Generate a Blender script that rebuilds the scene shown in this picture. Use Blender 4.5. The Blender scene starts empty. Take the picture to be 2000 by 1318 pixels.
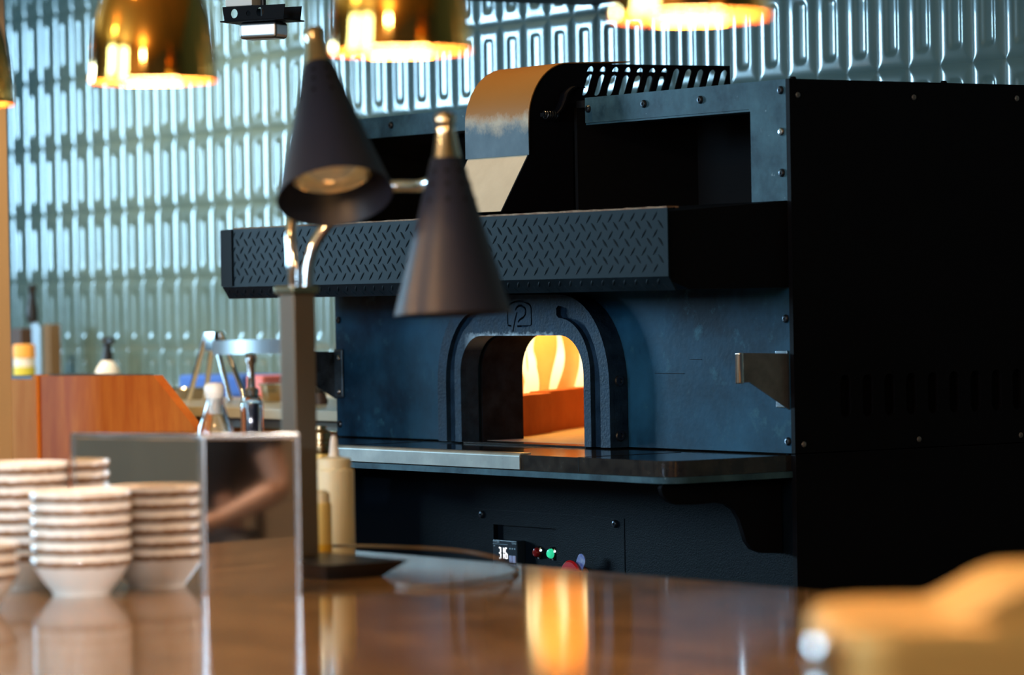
import bpy, bmesh, math, random
import numpy as np
from mathutils import Vector, Matrix
random.seed(7)
sc = bpy.context.scene
col = sc.collection

# ------------------------------------------------------------------ camera
F = 7000.0                                   # focal length in pixels of the 2000 px wide frame
TH = math.atan(4950 / F)
AX = Vector((-math.cos(TH), math.sin(TH), 0)); RT = Vector((math.sin(TH), math.cos(TH), 0)); UP = Vector((0, 0, 1))
_p = math.atan(76 / F); _a = math.atan(0.01744)
FW = AX * math.cos(_p) - UP * math.sin(_p); U0 = UP * math.cos(_p) + AX * math.sin(_p)
UC = U0 * math.cos(_a) + RT * math.sin(_a); RC = RT * math.cos(_a) - U0 * math.sin(_a)
CAM = Vector((0, 0, 1.33))

def pt(px, py, **k):
    """the point of the room seen at a pixel of the photograph, on a plane X=, Y=, Z= or at depth D="""
    v = FW + RC * ((px - 1000) / F) - UC * ((py - 659) / F)
    n, val = list(k.items())[0]
    t = val if n == 'D' else (val - CAM['XYZ'.index(n)]) / v['XYZ'.index(n)]
    return CAM + v * t

cd = bpy.data.cameras.new('camera'); cam = bpy.data.objects.new('camera', cd); col.objects.link(cam)
cd.sensor_width = 36; cd.lens = F / 2000 * 36; cd.clip_start = 0.05; cd.clip_end = 100
cam.matrix_world = Matrix(((RC.x, UC.x, -FW.x, CAM.x), (RC.y, UC.y, -FW.y, CAM.y), (RC.z, UC.z, -FW.z, CAM.z), (0, 0, 0, 1)))
cd.dof.use_dof = True; cd.dof.focus_distance = 7.75; cd.dof.aperture_fstop = 2.8
sc.camera = cam

# ------------------------------------------------------------------ world, lights, exposure
w = bpy.data.worlds.new('sky'); sc.world = w; w.use_nodes = True
w.node_tree.nodes['Background'].inputs[0].default_value = (0.45, 0.7, 1.0, 1)
w.node_tree.nodes['Background'].inputs[1].default_value = 0.6
sc.view_settings.view_transform = 'Standard'; sc.view_settings.look = 'None'
sc.view_settings.gamma = 1; sc.view_settings.use_curve_mapping = False
sc.view_settings.exposure = 0.0

def area(name, loc, direction, sx, sy, power, color):
    l = bpy.data.lights.new(name, 'AREA'); l.shape = 'RECTANGLE'; l.size = sx; l.size_y = sy; l.energy = power; l.color = color
    o = bpy.data.objects.new(name, l); col.objects.link(o); o.location = loc
    o.rotation_euler = Vector(direction).to_track_quat('-Z', 'Y').to_euler()
    return o

def point(name, loc, power, color, radius=0.02):
    l = bpy.data.lights.new(name, 'POINT'); l.energy = power; l.color = color; l.shadow_soft_size = radius
    o = bpy.data.objects.new(name, l); col.objects.link(o); o.location = loc
    return o

def spot(name, loc, target, power, color, angle, blend=0.5, radius=0.04):
    l = bpy.data.lights.new(name, 'SPOT'); l.energy = power; l.color = color; l.spot_size = math.radians(angle)
    l.spot_blend = blend; l.shadow_soft_size = radius
    o = bpy.data.objects.new(name, l); col.objects.link(o); o.location = loc
    o.rotation_euler = (Vector(target) - Vector(loc)).to_track_quat('-Z', 'Y').to_euler()
    return o

DAY = (0.42, 0.74, 1.0)
WARM = (1.0, 0.62, 0.25)
# daylight through the window in the far left wall, and through the two windows behind the camera
area('daylight_left', (-13.95, 1.175, 2.1), (1, 0, 0), 1.65, 1.3, 430, DAY)
area('daylight_front', (-7.2, -3.95, 2.75), (0, 1, 0), 2.0, 1.3, 230, DAY)
area('daylight_front', (-4.0, -3.95, 2.6), (0, 1, 0), 1.6, 1.6, 190, (0.55, 0.8, 1.0))
# ceiling spotlight over the oven top; spots added to brighten stand and left tiles
spot('warm_spot', (-6.75, 4.35, 3.4), (-6.52, 4.62, 1.7), 105, (1.0, 0.62, 0.26), 26, 0.6)
spot('warm_spot', (-6.3, 3.3, 3.4), (-8.25, 4.35, 1.1), 420, WARM, 30, 0.8)  # added warm spot brightening the wooden stand and column
spot('warm_spot', (-9.4, 3.9, 3.4), (-9.6, 5.6, 1.3), 640, (1.0, 0.76, 0.5), 60, 0.9)  # added spot brightening the left tiles, no fixture behind it
spot('bowl_fill', (2.85, -3.2, 2.1), (-5.1, 2.75, 0.96), 2500, (0.78, 0.89, 1.0), 5.2, 0.5)  # cool fill added from behind the camera to brighten the bowls
point('fill_lamp', (-0.6, -1.9, 3.1), 190, (1.0, 0.84, 0.68), 0.12)  # fill added to brighten the person mirrored in the steel box
point('fill_lamp', (-4.3, 1.2, 3.25), 22, WARM, 0.12)  # fill added to warm the ceiling that the brass domes reflect
point('fill_lamp', (-6.0, -1.5, 3.2), 40, WARM, 0.12)  # fill added to light the panelling mirrored in the brass

# ------------------------------------------------------------------ materials
def mat(name, base=(0.5, 0.5, 0.5), metal=0.0, rough=0.5, var=None, scale=8.0, rvar=0.0, bump=0.0, bscale=60.0,
        coat=0.0, trans=0.0, ior=1.45, emit=None, estr=0.0, spec=0.5, stretch=(1, 1, 1)):
    m = bpy.data.materials.new(name); m.use_nodes = True
    nt = m.node_tree; b = nt.nodes['Principled BSDF']
    b.inputs['Base Color'].default_value = (*base, 1); b.inputs['Metallic'].default_value = metal
    b.inputs['Roughness'].default_value = rough; b.inputs['Coat Weight'].default_value = coat
    b.inputs['Transmission Weight'].default_value = trans; b.inputs['IOR'].default_value = ior
    b.inputs['Specular IOR Level'].default_value = spec
    if emit: b.inputs['Emission Color'].default_value = (*emit, 1); b.inputs['Emission Strength'].default_value = estr
    tc = nt.nodes.new('ShaderNodeTexCoord'); mp = nt.nodes.new('ShaderNodeMapping')
    nt.links.new(tc.outputs['Object'], mp.inputs['Vector']); mp.inputs['Scale'].default_value = stretch
    if var or rvar:
        n = nt.nodes.new('ShaderNodeTexNoise'); n.inputs['Scale'].default_value = scale; n.inputs['Detail'].default_value = 6
        n.inputs['Roughness'].default_value = 0.62
        nt.links.new(mp.outputs[0], n.inputs['Vector'])
        r = nt.nodes.new('ShaderNodeValToRGB'); r.color_ramp.elements[0].position = 0.35; r.color_ramp.elements[1].position = 0.68
        nt.links.new(n.outputs['Fac'], r.inputs[0])
        if var:
            r.color_ramp.elements[0].color = (*base, 1); r.color_ramp.elements[1].color = (*var, 1)
            nt.links.new(r.outputs[0], b.inputs['Base Color'])
        if rvar:
            q = nt.nodes.new('ShaderNodeMapRange'); q.inputs['To Min'].default_value = max(0.02, rough - rvar); q.inputs['To Max'].default_value = rough + rvar
            nt.links.new(n.outputs['Fac'], q.inputs['Value']); nt.links.new(q.outputs[0], b.inputs['Roughness'])
    if bump:
        n2 = nt.nodes.new('ShaderNodeTexNoise'); n2.inputs['Scale'].default_value = bscale; n2.inputs['Detail'].default_value = 3
        nt.links.new(mp.outputs[0], n2.inputs['Vector'])
        bp = nt.nodes.new('ShaderNodeBump'); bp.inputs['Strength'].default_value = bump; bp.inputs['Distance'].default_value = 0.002
        nt.links.new(n2.outputs['Fac'], bp.inputs['Height']); nt.links.new(bp.outputs[0], b.inputs['Normal'])
    return m

def stain(m, axis, lo, hi, colour, scale=30, amount=0.25, lo2=None):
    """a patch of another coat (rust, burnt dust, wear) with a ragged border across one object axis; None: pure noise flecks"""
    nt = m.node_tree; b = nt.nodes['Principled BSDF']; N = nt.nodes.new; L = nt.links.new
    tc = N('ShaderNodeTexCoord'); n = N('ShaderNodeTexNoise'); n.inputs['Scale'].default_value = scale; n.inputs['Detail'].default_value = 8
    n.inputs['Roughness'].default_value = 0.7
    L(tc.outputs['Object'], n.inputs['Vector'])
    if axis is None:
        f = N('ShaderNodeMapRange'); f.inputs['From Min'].default_value = lo; f.inputs['From Max'].default_value = hi; L(n.outputs['Fac'], f.inputs['Value'])
    else:
        sx = N('ShaderNodeSeparateXYZ'); L(tc.outputs['Object'], sx.inputs[0])
        ma = N('ShaderNodeMath'); ma.operation = 'MULTIPLY_ADD'; L(n.outputs['Fac'], ma.inputs[0]); ma.inputs[1].default_value = amount
        L(sx.outputs['XYZ'.index(axis)], ma.inputs[2])
        f = N('ShaderNodeMapRange'); f.inputs['From Min'].default_value = lo + amount / 2; f.inputs['From Max'].default_value = hi + amount / 2; L(ma.outputs[0], f.inputs['Value'])
    mx = N('ShaderNodeMix'); mx.data_type = 'RGBA'
    src = b.inputs['Base Color']
    if src.links: L(src.links[0].from_socket, mx.inputs['A'])
    else: mx.inputs['A'].default_value = src.default_value
    mx.inputs['B'].default_value = (*colour, 1)
    L(f.outputs[0], mx.inputs['Factor']); L(mx.outputs['Result'], b.inputs['Base Color'])
    return m

M = {}
M['black_paint'] = mat('black_paint', (0.003, 0.003, 0.0045), 0, 0.55, bump=0.2, bscale=300, spec=0.09)
M['black_inside'] = mat('black_inside', (0.004, 0.004, 0.005), 0, 0.7, spec=0.2)
M['blue_steel'] = mat('blue_steel', (0.0025, 0.011, 0.025), 0.05, 0.42, var=(0.018, 0.085, 0.155), scale=3.0, rvar=0.1, spec=0.12, bump=0.15, bscale=90)
stain(M['blue_steel'], None, 0.58, 0.72, (0.03, 0.10, 0.14), scale=16)
M['frame_steel'] = mat('frame_steel', (0.016, 0.04, 0.058), 0.1, 0.45, var=(0.055, 0.12, 0.155), spec=0.12, scale=14, rvar=0.12, bump=0.15)
stain(M['frame_steel'], None, 0.66, 0.74, (0.3, 0.4, 0.45), scale=60)
M['plate_steel'] = mat('plate_steel', (0.003, 0.007, 0.0105), 0.0, 0.45, var=(0.0075, 0.015, 0.022), scale=9, rvar=0.08, spec=0.06)
M['rust_edge'] = mat('rust_edge', (0.16, 0.07, 0.025), 0.2, 0.7, var=(0.35, 0.24, 0.15), scale=40)
M['cast_iron'] = mat('cast_iron', (0.005, 0.0145, 0.031), 0.05, 0.5, var=(0.017, 0.043, 0.08), spec=0.15, scale=22, rvar=0.1, bump=0.5, bscale=160)
stain(M['cast_iron'], None, 0.68, 0.78, (0.3, 0.38, 0.45), scale=120)
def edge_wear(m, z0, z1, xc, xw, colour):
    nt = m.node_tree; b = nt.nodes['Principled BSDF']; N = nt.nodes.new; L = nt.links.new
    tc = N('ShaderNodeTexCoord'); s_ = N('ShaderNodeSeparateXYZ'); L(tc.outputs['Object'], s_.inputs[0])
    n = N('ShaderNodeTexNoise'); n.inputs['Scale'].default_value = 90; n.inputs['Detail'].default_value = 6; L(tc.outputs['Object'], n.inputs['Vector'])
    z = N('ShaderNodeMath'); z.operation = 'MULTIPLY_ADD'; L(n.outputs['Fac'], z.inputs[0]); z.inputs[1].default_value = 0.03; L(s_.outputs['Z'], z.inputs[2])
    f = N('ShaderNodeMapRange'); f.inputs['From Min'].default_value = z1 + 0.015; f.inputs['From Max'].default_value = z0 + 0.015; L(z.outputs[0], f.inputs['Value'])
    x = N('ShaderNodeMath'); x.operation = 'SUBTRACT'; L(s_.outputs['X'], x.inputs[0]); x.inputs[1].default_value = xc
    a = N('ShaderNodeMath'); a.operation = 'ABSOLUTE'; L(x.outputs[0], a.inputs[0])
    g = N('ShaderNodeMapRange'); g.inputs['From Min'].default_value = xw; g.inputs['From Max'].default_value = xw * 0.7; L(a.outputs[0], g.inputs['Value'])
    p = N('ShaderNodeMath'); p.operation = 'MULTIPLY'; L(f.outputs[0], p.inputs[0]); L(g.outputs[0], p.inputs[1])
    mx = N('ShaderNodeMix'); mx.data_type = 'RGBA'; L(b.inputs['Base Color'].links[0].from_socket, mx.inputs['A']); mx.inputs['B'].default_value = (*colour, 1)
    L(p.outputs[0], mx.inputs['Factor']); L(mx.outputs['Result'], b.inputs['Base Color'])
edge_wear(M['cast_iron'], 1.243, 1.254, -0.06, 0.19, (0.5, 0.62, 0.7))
M['soot'] = mat('soot', (0.003, 0.003, 0.005), 0, 0.75, var=(0.014, 0.017, 0.026), spec=0.15, scale=20, bump=0.4, bscale=80)
M['refractory'] = mat('refractory', (0.66, 0.42, 0.2), 0, 0.9, var=(0.76, 0.5, 0.26), scale=12, bump=0.3)
M['fire_brick'] = mat('fire_brick', (0.26, 0.075, 0.03), 0, 0.9, var=(0.34, 0.11, 0.045), scale=9, bump=0.5, bscale=50)
M['hearth_stone'] = mat('hearth_stone', (0.32, 0.3, 0.3), 0, 0.7, var=(0.42, 0.4, 0.38), scale=25)
M['granite'] = mat('granite', (0.012, 0.012, 0.014), 0, 0.12, var=(0.035, 0.033, 0.03), scale=26, rvar=0.05, coat=0.4)
M['cream_steel'] = mat('cream_steel', (0.24, 0.25, 0.23), 0.3, 0.38, var=(0.36, 0.37, 0.34), scale=12)
stain(M['cream_steel'], None, 0.67, 0.72, (0.1, 0.05, 0.02), scale=50)
M['hood_coat'] = mat('hood_coat', (0.06, 0.09, 0.115), 0.1, 0.5, spec=0.15, var=(0.095, 0.135, 0.165), scale=14)
stain(M['hood_coat'], 'Z', 1.695, 1.725, (0.42, 0.34, 0.24), scale=18, amount=0.09)
stain(M['hood_coat'], 'Z', 1.722, 1.742, (0.3, 0.135, 0.03), scale=24, amount=0.07)
M['deflector_coat'] = mat('deflector_coat', (0.5, 0.44, 0.33), 0.1, 0.6, var=(0.58, 0.52, 0.4), scale=10)
stain(M['deflector_coat'], 'Z', 1.665, 1.675, (0.26, 0.12, 0.03), scale=26, amount=0.16)
M['steel'] = mat('steel', (0.62, 0.63, 0.65), 1, 0.16, rvar=0.05, scale=10)
M['mirror_steel'] = mat('mirror_steel', (0.74, 0.71, 0.68), 1, 0.03, rvar=0.012, scale=5)
M['post_steel'] = mat('post_steel', (0.28, 0.21, 0.15), 0.85, 0.33, rvar=0.05, scale=6)
M['brushed_steel'] = mat('brushed_steel', (0.5, 0.5, 0.51), 1, 0.32, rvar=0.08, scale=6)
M['dull_steel'] = mat('dull_steel', (0.2, 0.19, 0.18), 0.8, 0.42, var=(0.3, 0.28, 0.26), scale=20)
M['dark_bracket'] = mat('dark_bracket', (0.06, 0.08, 0.1), 0.6, 0.4, var=(0.015, 0.018, 0.02), scale=30)
M['screw'] = mat('screw', (0.06, 0.07, 0.085), 0.9, 0.3)
M['bright_screw'] = mat('bright_screw', (0.6, 0.65, 0.7), 1, 0.22)
M['chrome'] = mat('chrome', (0.85, 0.85, 0.86), 1, 0.08)
M['brass'] = mat('brass', (0.88, 0.45, 0.09), 1, 0.07)
M['brass_inside'] = mat('brass_inside', (0.5, 0.24, 0.06), 0.2, 0.45)
M['nickel'] = mat('nickel', (0.75, 0.66, 0.5), 1, 0.14)
M['cone_paint'] = mat('cone_paint', (0.010, 0.014, 0.032), 0.0, 0.42, spec=0.4)
M['reflector'] = mat('reflector', (0.9, 0.82, 0.68), 1, 0.1, bump=1.0, bscale=45)
M['bulb_warm'] = mat('bulb_warm', (1, 0.8, 0.5), 0, 0.3, emit=(1, 0.62, 0.25), estr=12)
M['bulb_clear'] = mat('bulb_clear', (0.9, 0.8, 0.6), 0.6, 0.06, bump=0.8, bscale=60, emit=(1, 0.7, 0.35), estr=0.12)  # faint emission added so the reflector picks up a gold glow
M['stoneware'] = mat('stoneware', (0.62, 0.56, 0.49), 0, 0.3, bump=0.1, coat=0.2)
M['counter_top'] = mat('counter_top', (0.13, 0.072, 0.028), 0, 0.09, var=(0.3, 0.18, 0.08), scale=6, rvar=0.012, ior=1.55, stretch=(1, 2.2, 1))
M['counter_body'] = mat('counter_body', (0.06, 0.035, 0.02), 0, 0.5, var=(0.09, 0.05, 0.03), scale=3, stretch=(8, 8, 1))
M['wood_orange'] = mat('wood_orange', (0.42, 0.1, 0.018), 0, 0.62, var=(0.55, 0.17, 0.03), spec=0.15, scale=4, stretch=(5, 5, 1))
M['wood_lit'] = mat('wood_lit', (0.62, 0.22, 0.05), 0, 0.7, var=(0.7, 0.3, 0.08), spec=0.12, scale=4, stretch=(6, 6, 1))  # paler copy of the stand's wood; light striking its left end put into colour
M['wood_column'] = mat('wood_column', (0.42, 0.31, 0.2), 0, 0.7, var=(0.46, 0.34, 0.22), spec=0.15, scale=3, stretch=(6, 6, 0.7))
M['tile'] = mat('tile', (0.072, 0.125, 0.13), 0.05, 0.2, var=(0.1, 0.155, 0.15), scale=3.0, rvar=0.04, coat=0.5, bump=0.08, bscale=25)
M['plaster'] = mat('plaster', (0.05, 0.05, 0.052), 0, 0.8, var=(0.07, 0.068, 0.068), scale=2)
M['panelling'] = mat('panelling', (0.3, 0.22, 0.15), 0, 0.5, var=(0.38, 0.29, 0.2), scale=2, stretch=(5, 5, 0.6))
M['ceiling'] = mat('ceiling', (0.7, 0.42, 0.16), 0, 0.8)
M['floor'] = mat('floor', (0.07, 0.065, 0.06), 0, 0.45, var=(0.1, 0.095, 0.085), scale=6)
M['counter_beige'] = mat('counter_beige', (0.5, 0.47, 0.36), 0, 0.35, var=(0.55, 0.52, 0.41), scale=12)
M['bench_front'] = mat('bench_front', (0.22, 0.23, 0.21), 0.5, 0.4)
M['black_plastic'] = mat('black_plastic', (0.012, 0.012, 0.014), 0, 0.35)
M['white_plastic'] = mat('white_plastic', (0.75, 0.74, 0.7), 0, 0.4)
M['squeeze_plastic'] = mat('squeeze_plastic', (0.78, 0.71, 0.48), 0, 0.4)
M['mustard'] = mat('mustard', (0.7, 0.42, 0.04), 0, 0.4)
M['oil_yellow'] = mat('oil_yellow', (0.72, 0.56, 0.2), 0, 0.4)
M['glass'] = mat('glass', (0.95, 0.97, 0.98), 0, 0.03, trans=1.0, ior=1.45)
M['frosted'] = mat('frosted', (0.85, 0.85, 0.9), 0, 0.35, trans=0.3)
M['dark_liquid'] = mat('dark_liquid', (0.02, 0.02, 0.035), 0, 0.2)
M['blue_cloth'] = mat('blue_cloth', (0.03, 0.12, 0.5), 0, 0.8, bump=0.3)
M['red_plastic'] = mat('red_plastic', (0.45, 0.01, 0.012), 0, 0.3)
M['pink_plastic'] = mat('pink_plastic', (0.7, 0.2, 0.2), 0, 0.5)
M['green_lens'] = mat('green_lens', (0.02, 0.5, 0.25), 0, 0.2, emit=(0.05, 1.0, 0.5), estr=0.5)
M['red_lens'] = mat('red_lens', (0.22, 0.01, 0.01), 0, 0.15)
M['blue_tag'] = mat('blue_tag', (0.05, 0.09, 0.4), 0, 0.4, var=(0.3, 0.35, 0.5), scale=70)
M['lavender_key'] = mat('lavender_key', (0.36, 0.38, 0.6), 0, 0.4)
M['white_led'] = mat('white_led', (1, 1, 1), 0, 0.4, emit=(1, 0.97, 0.95), estr=1.1)
M['screen_print'] = mat('screen_print', (0.3, 0.42, 0.5), 0, 0.5)
M['screen_dark'] = mat('screen_dark', (0.012, 0.02, 0.03), 0, 0.25)
M['cord_brown'] = mat('cord_brown', (0.12, 0.08, 0.035), 0, 0.35)
M['yellow_label'] = mat('yellow_label', (0.55, 0.5, 0.06), 0, 0.5)
M['orange_lid'] = mat('orange_lid', (0.85, 0.4, 0.08), 0, 0.4)
M['brown_card'] = mat('brown_card', (0.14, 0.09, 0.045), 0, 0.8)
M['dark_wood'] = mat('dark_wood', (0.05, 0.028, 0.018), 0, 0.5)
M['gold_steel'] = mat('gold_steel', (0.55, 0.42, 0.25), 1, 0.25)
M['dish_steel'] = mat('dish_steel', (0.74, 0.45, 0.14), 0.25, 0.42)

def ramp_rim(m, zs):
    """brown glaze line near the rim of a bowl: colour by height in the object"""
    nt = m.node_tree; b = nt.nodes['Principled BSDF']; tc = nt.nodes.new('ShaderNodeTexCoord'); s = nt.nodes.new('ShaderNodeSeparateXYZ')
    n = nt.nodes.new('ShaderNodeTexNoise'); n.inputs['Scale'].default_value = 120; n.inputs['Detail'].default_value = 3
    nt.links.new(tc.outputs['Object'], n.inputs['Vector']); nt.links.new(tc.outputs['Object'], s.inputs[0])
    ma = nt.nodes.new('ShaderNodeMath'); ma.operation = 'MULTIPLY_ADD'; ma.inputs[1].default_value = 0.006
    nt.links.new(n.outputs['Fac'], ma.inputs[0]); nt.links.new(s.outputs['Z'], ma.inputs[2])
    mr = nt.nodes.new('ShaderNodeMapRange'); mr.inputs['From Min'].default_value = 0; mr.inputs['From Max'].default_value = 0.07
    nt.links.new(ma.outputs[0], mr.inputs['Value'])
    r = nt.nodes.new('ShaderNodeValToRGB'); nt.links.new(mr.outputs[0], r.inputs[0])
    e = r.color_ramp.elements; e[0].position = 0; e[0].color = zs[0][1]; e[1].position = zs[-1][0]; e[1].color = zs[-1][1]
    for p, c in zs[1:-1]:
        x = e.new(p); x.color = c
    nt.links.new(r.outputs[0], b.inputs['Base Color'])
W_ = (0.82, 0.79, 0.74, 1); B_ = (0.2, 0.1, 0.045, 1); G_ = (0.78, 0.7, 0.6, 1)
ramp_rim(M['stoneware'], [(0, W_), (0.64, W_), (0.68, B_), (0.77, B_), (0.82, W_), (1.0, W_)])

def flame_mat():
    m = bpy.data.materials.new('flame'); m.use_nodes = True; nt = m.node_tree; N = nt.nodes.new; L = nt.links.new
    nt.nodes.remove(nt.nodes['Principled BSDF']); out = nt.nodes['Material Output']
    tc = N('ShaderNodeTexCoord'); sx = N('ShaderNodeSeparateXYZ'); L(tc.outputs['Generated'], sx.inputs[0])
    r = N('ShaderNodeValToRGB'); L(sx.outputs['Z'], r.inputs[0])
    e = r.color_ramp.elements; e[0].color = (1.0, 0.45, 0.12, 1); e[0].position = 0; e[1].position = 1; e[1].color = (1.0, 0.62, 0.16, 1)
    x = e.new(0.45); x.color = (1.0, 0.8, 0.4, 1)
    em = N('ShaderNodeEmission'); L(r.outputs[0], em.inputs[0]); em.inputs[1].default_value = 2.4
    tr = N('ShaderNodeBsdfTransparent'); lw = N('ShaderNodeLayerWeight'); lw.inputs[0].default_value = 0.35
    mr = N('ShaderNodeMapRange'); L(lw.outputs['Facing'], mr.inputs['Value']); mr.inputs['From Min'].default_value = 0.15; mr.inputs['From Max'].default_value = 0.9
    mx = N('ShaderNodeMixShader'); L(mr.outputs[0], mx.inputs[0]); L(em.outputs[0], mx.inputs[1]); L(tr.outputs[0], mx.inputs[2])
    L(mx.outputs[0], out.inputs['Surface'])
    return m
M['flame'] = flame_mat()

# ------------------------------------------------------------------ builders
ORG = {}                                      # world position of each object's origin

def tag(o, label=None, cat=None, group=None, kind=None):
    if label: o['label'] = label
    if cat: o['category'] = cat
    if group: o['group'] = group
    if kind: o['kind'] = kind
    return o

def empty(name, loc, label, cat, group=None):
    o = bpy.data.objects.new(name, None); col.objects.link(o); o.location = loc; o.empty_display_size = 0.05
    ORG[o] = Vector(loc); return tag(o, label, cat, group)

def link(name, bm, m, parent=None, loc=None, smooth=35):
    """links a bmesh built in room coordinates as one object"""
    if parent is not None: base = ORG[parent]
    elif loc is not None: base = Vector(loc)
    else: base = Vector((0, 0, 0))
    off = Vector(loc) if loc is not None else (base if parent is not None else Vector((0, 0, 0)))
    bmesh.ops.translate(bm, verts=bm.verts, vec=-off)
    bmesh.ops.recalc_face_normals(bm, faces=bm.faces)
    me = bpy.data.meshes.new(name); bm.to_mesh(me); bm.free()
    me.materials.append(M[m] if isinstance(m, str) else m)
    if smooth:
        me.shade_smooth(); me.set_sharp_from_angle(angle=math.radians(smooth))
    o = bpy.data.objects.new(name, me); col.objects.link(o)
    if 0 < smooth <= 35:
        wn = o.modifiers.new('weighted_normal', 'WEIGHTED_NORMAL'); wn.weight = 100; wn.keep_sharp = True
    if parent is not None:
        o.parent = parent; o.location = off - base
    else: o.location = off
    ORG[o] = off
    return o

def struct(name, bm, m, smooth=35):
    return tag(link(name, bm, m, smooth=smooth), kind='structure')

def box(bm, a, b, bevel=0.0, seg=2, mtx=None):
    x0, y0, z0 = a; x1, y1, z1 = b
    vs = [bm.verts.new(p) for p in ((x0, y0, z0), (x1, y0, z0), (x1, y1, z0), (x0, y1, z0), (x0, y0, z1), (x1, y0, z1), (x1, y1, z1), (x0, y1, z1))]
    fs = [bm.faces.new([vs[i] for i in q]) for q in ((0, 3, 2, 1), (4, 5, 6, 7), (0, 1, 5, 4), (1, 2, 6, 5), (2, 3, 7, 6), (3, 0, 4, 7))]
    if bevel:
        es = list({e for f in fs for e in f.edges})
        r = bmesh.ops.bevel(bm, geom=es, offset=bevel, segments=seg, affect='EDGES', profile=0.5)
        vs = list({v for f in r['faces'] for v in f.verts} | {v for v in vs if v.is_valid})
    if mtx is not None: bmesh.ops.transform(bm, matrix=mtx, verts=[v for v in vs if v.is_valid])
    return bm

def bx(a, b, bevel=0.0, seg=2, mtx=None):
    return box(bmesh.new(), a, b, bevel, seg, mtx)

def frame_from(axis, origin=(0, 0, 0)):
    return Matrix.Translation(Vector(origin)) @ Vector(axis).normalized().to_track_quat('Z', 'Y').to_matrix().to_4x4()

def lathe(bm, prof, seg=48, mtx=None, cap=False):
    rings = []; new = []
    for r, z in prof:
        if r < 1e-6:
            v = bm.verts.new((0, 0, z)); rings.append([v]); new.append(v)
        else:
            ring = [bm.verts.new((r * math.cos(2 * math.pi * i / seg), r * math.sin(2 * math.pi * i / seg), z)) for i in range(seg)]
            rings.append(ring); new += ring
    for A, B in zip(rings, rings[1:]):
        for i in range(seg):
            j = (i + 1) % seg
            if len(A) == 1 and len(B) == 1: continue
            if len(A) == 1: bm.faces.new((A[0], B[i], B[j]))
            elif len(B) == 1: bm.faces.new((A[i], A[j], B[0]))
            else: bm.faces.new((A[i], A[j], B[j], B[i]))
    if cap:
        for R in (rings[0], rings[-1]):
            if len(R) > 2: bm.faces.new(R)
    if mtx is not None: bmesh.ops.transform(bm, matrix=mtx, verts=new)
    return bm

def at(p): return Matrix.Translation(Vector(p))

def spline(pts, n=8):
    P = [Vector(p) for p in pts]; out = []
    for i in range(len(P) - 1):
        p0 = P[max(i - 1, 0)]; p1 = P[i]; p2 = P[i + 1]; p3 = P[min(i + 2, len(P) - 1)]
        for k in range(n):
            t = k / n
            out.append(0.5 * ((2 * p1) + (p2 - p0) * t + (2 * p0 - 5 * p1 + 4 * p2 - p3) * t * t + (3 * p1 - p0 - 3 * p2 + p3) * t ** 3))
    out.append(P[-1]); return out

def tube(bm, pts, rad, seg=12, ribs=False):
    rings = []; nrm = None
    for i, p in enumerate(pts):
        t = (Vector(pts[min(i + 1, len(pts) - 1)]) - Vector(pts[max(i - 1, 0)])).normalized()
        if nrm is None: nrm = t.orthogonal().normalized()
        nrm = (nrm - t * nrm.dot(t)).normalized(); bi = t.cross(nrm)
        r = rad(i / (len(pts) - 1)) if callable(rad) else rad
        if ribs: r *= 1.0 + (0.05 if i % 2 else -0.05)
        rings.append([bm.verts.new(Vector(p) + (nrm * math.cos(a) + bi * math.sin(a)) * r) for a in [2 * math.pi * k / seg for k in range(seg)]])
    for A, B in zip(rings, rings[1:]):
        for k in range(seg): bm.faces.new((A[k], A[(k + 1) % seg], B[(k + 1) % seg], B[k]))
    bm.faces.new(rings[0]); bm.faces.new(rings[-1])
    return bm

def sheet(bm, loops, o, u, v, n):
    """flat plate with holes: 2D loops (the first is the outline) on origin o with axes u, v, thickened by the vector n"""
    o, u, v, n = map(Vector, (o, u, v, n)); es = []; 
    for L in loops:
        vs = [bm.verts.new(o + u * a + v * b) for a, b in L]
        es += [bm.edges.new((vs[i], vs[(i + 1) % len(vs)])) for i in range(len(vs))]
    r = bmesh.ops.triangle_fill(bm, use_beauty=True, use_dissolve=False, edges=es)
    fs = [g for g in r['geom'] if isinstance(g, bmesh.types.BMFace)]
    e = bmesh.ops.extrude_face_region(bm, geom=fs)
    bmesh.ops.translate(bm, verts=[g for g in e['geom'] if isinstance(g, bmesh.types.BMVert)], vec=n)
    return bm

def arc(cx, cy, rx, ry, a0, a1, n=10):
    return [(cx + rx * math.cos(math.radians(a0 + (a1 - a0) * i / n)), cy + ry * math.sin(math.radians(a0 + (a1 - a0) * i / n))) for i in range(n + 1)]

def stadium(cx, cy, w, h, slant=0.0, n=6):
    r = w / 2; k = h / 2 - r
    L = arc(cx, cy + k, r, r, 0, 180, n) + arc(cx, cy - k, r, r, 180, 360, n)
    return [(x + slant * (y - cy) / h, y) for x, y in L]

def stroke(pts, wd):
    """outline of a pen stroke along a 2D polyline"""
    P = [Vector(p) for p in pts]; A, B = [], []
    for i, p in enumerate(P):
        t = (P[min(i + 1, len(P) - 1)] - P[max(i - 1, 0)]).normalized(); nn = Vector((-t.y, t.x)) * wd / 2
        A.append(tuple(p + nn)); B.append(tuple(p - nn))
    return A + B[::-1]

def screw_bm(bm, p, n, r=0.008, h=0.004):
    prof = [(r, 0), (r * 0.95, h * 0.5), (r * 0.7, h * 0.9), (r * 0.34, h), (r * 0.3, h * 0.55), (0, h * 0.5)]
    return lathe(bm, prof, 16, frame_from(n, p))

def copy_tree(o, parent=None):
    c = o.copy(); col.objects.link(c); c.parent = parent
    for ch in list(o.children): copy_tree(ch, c)
    return c

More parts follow.
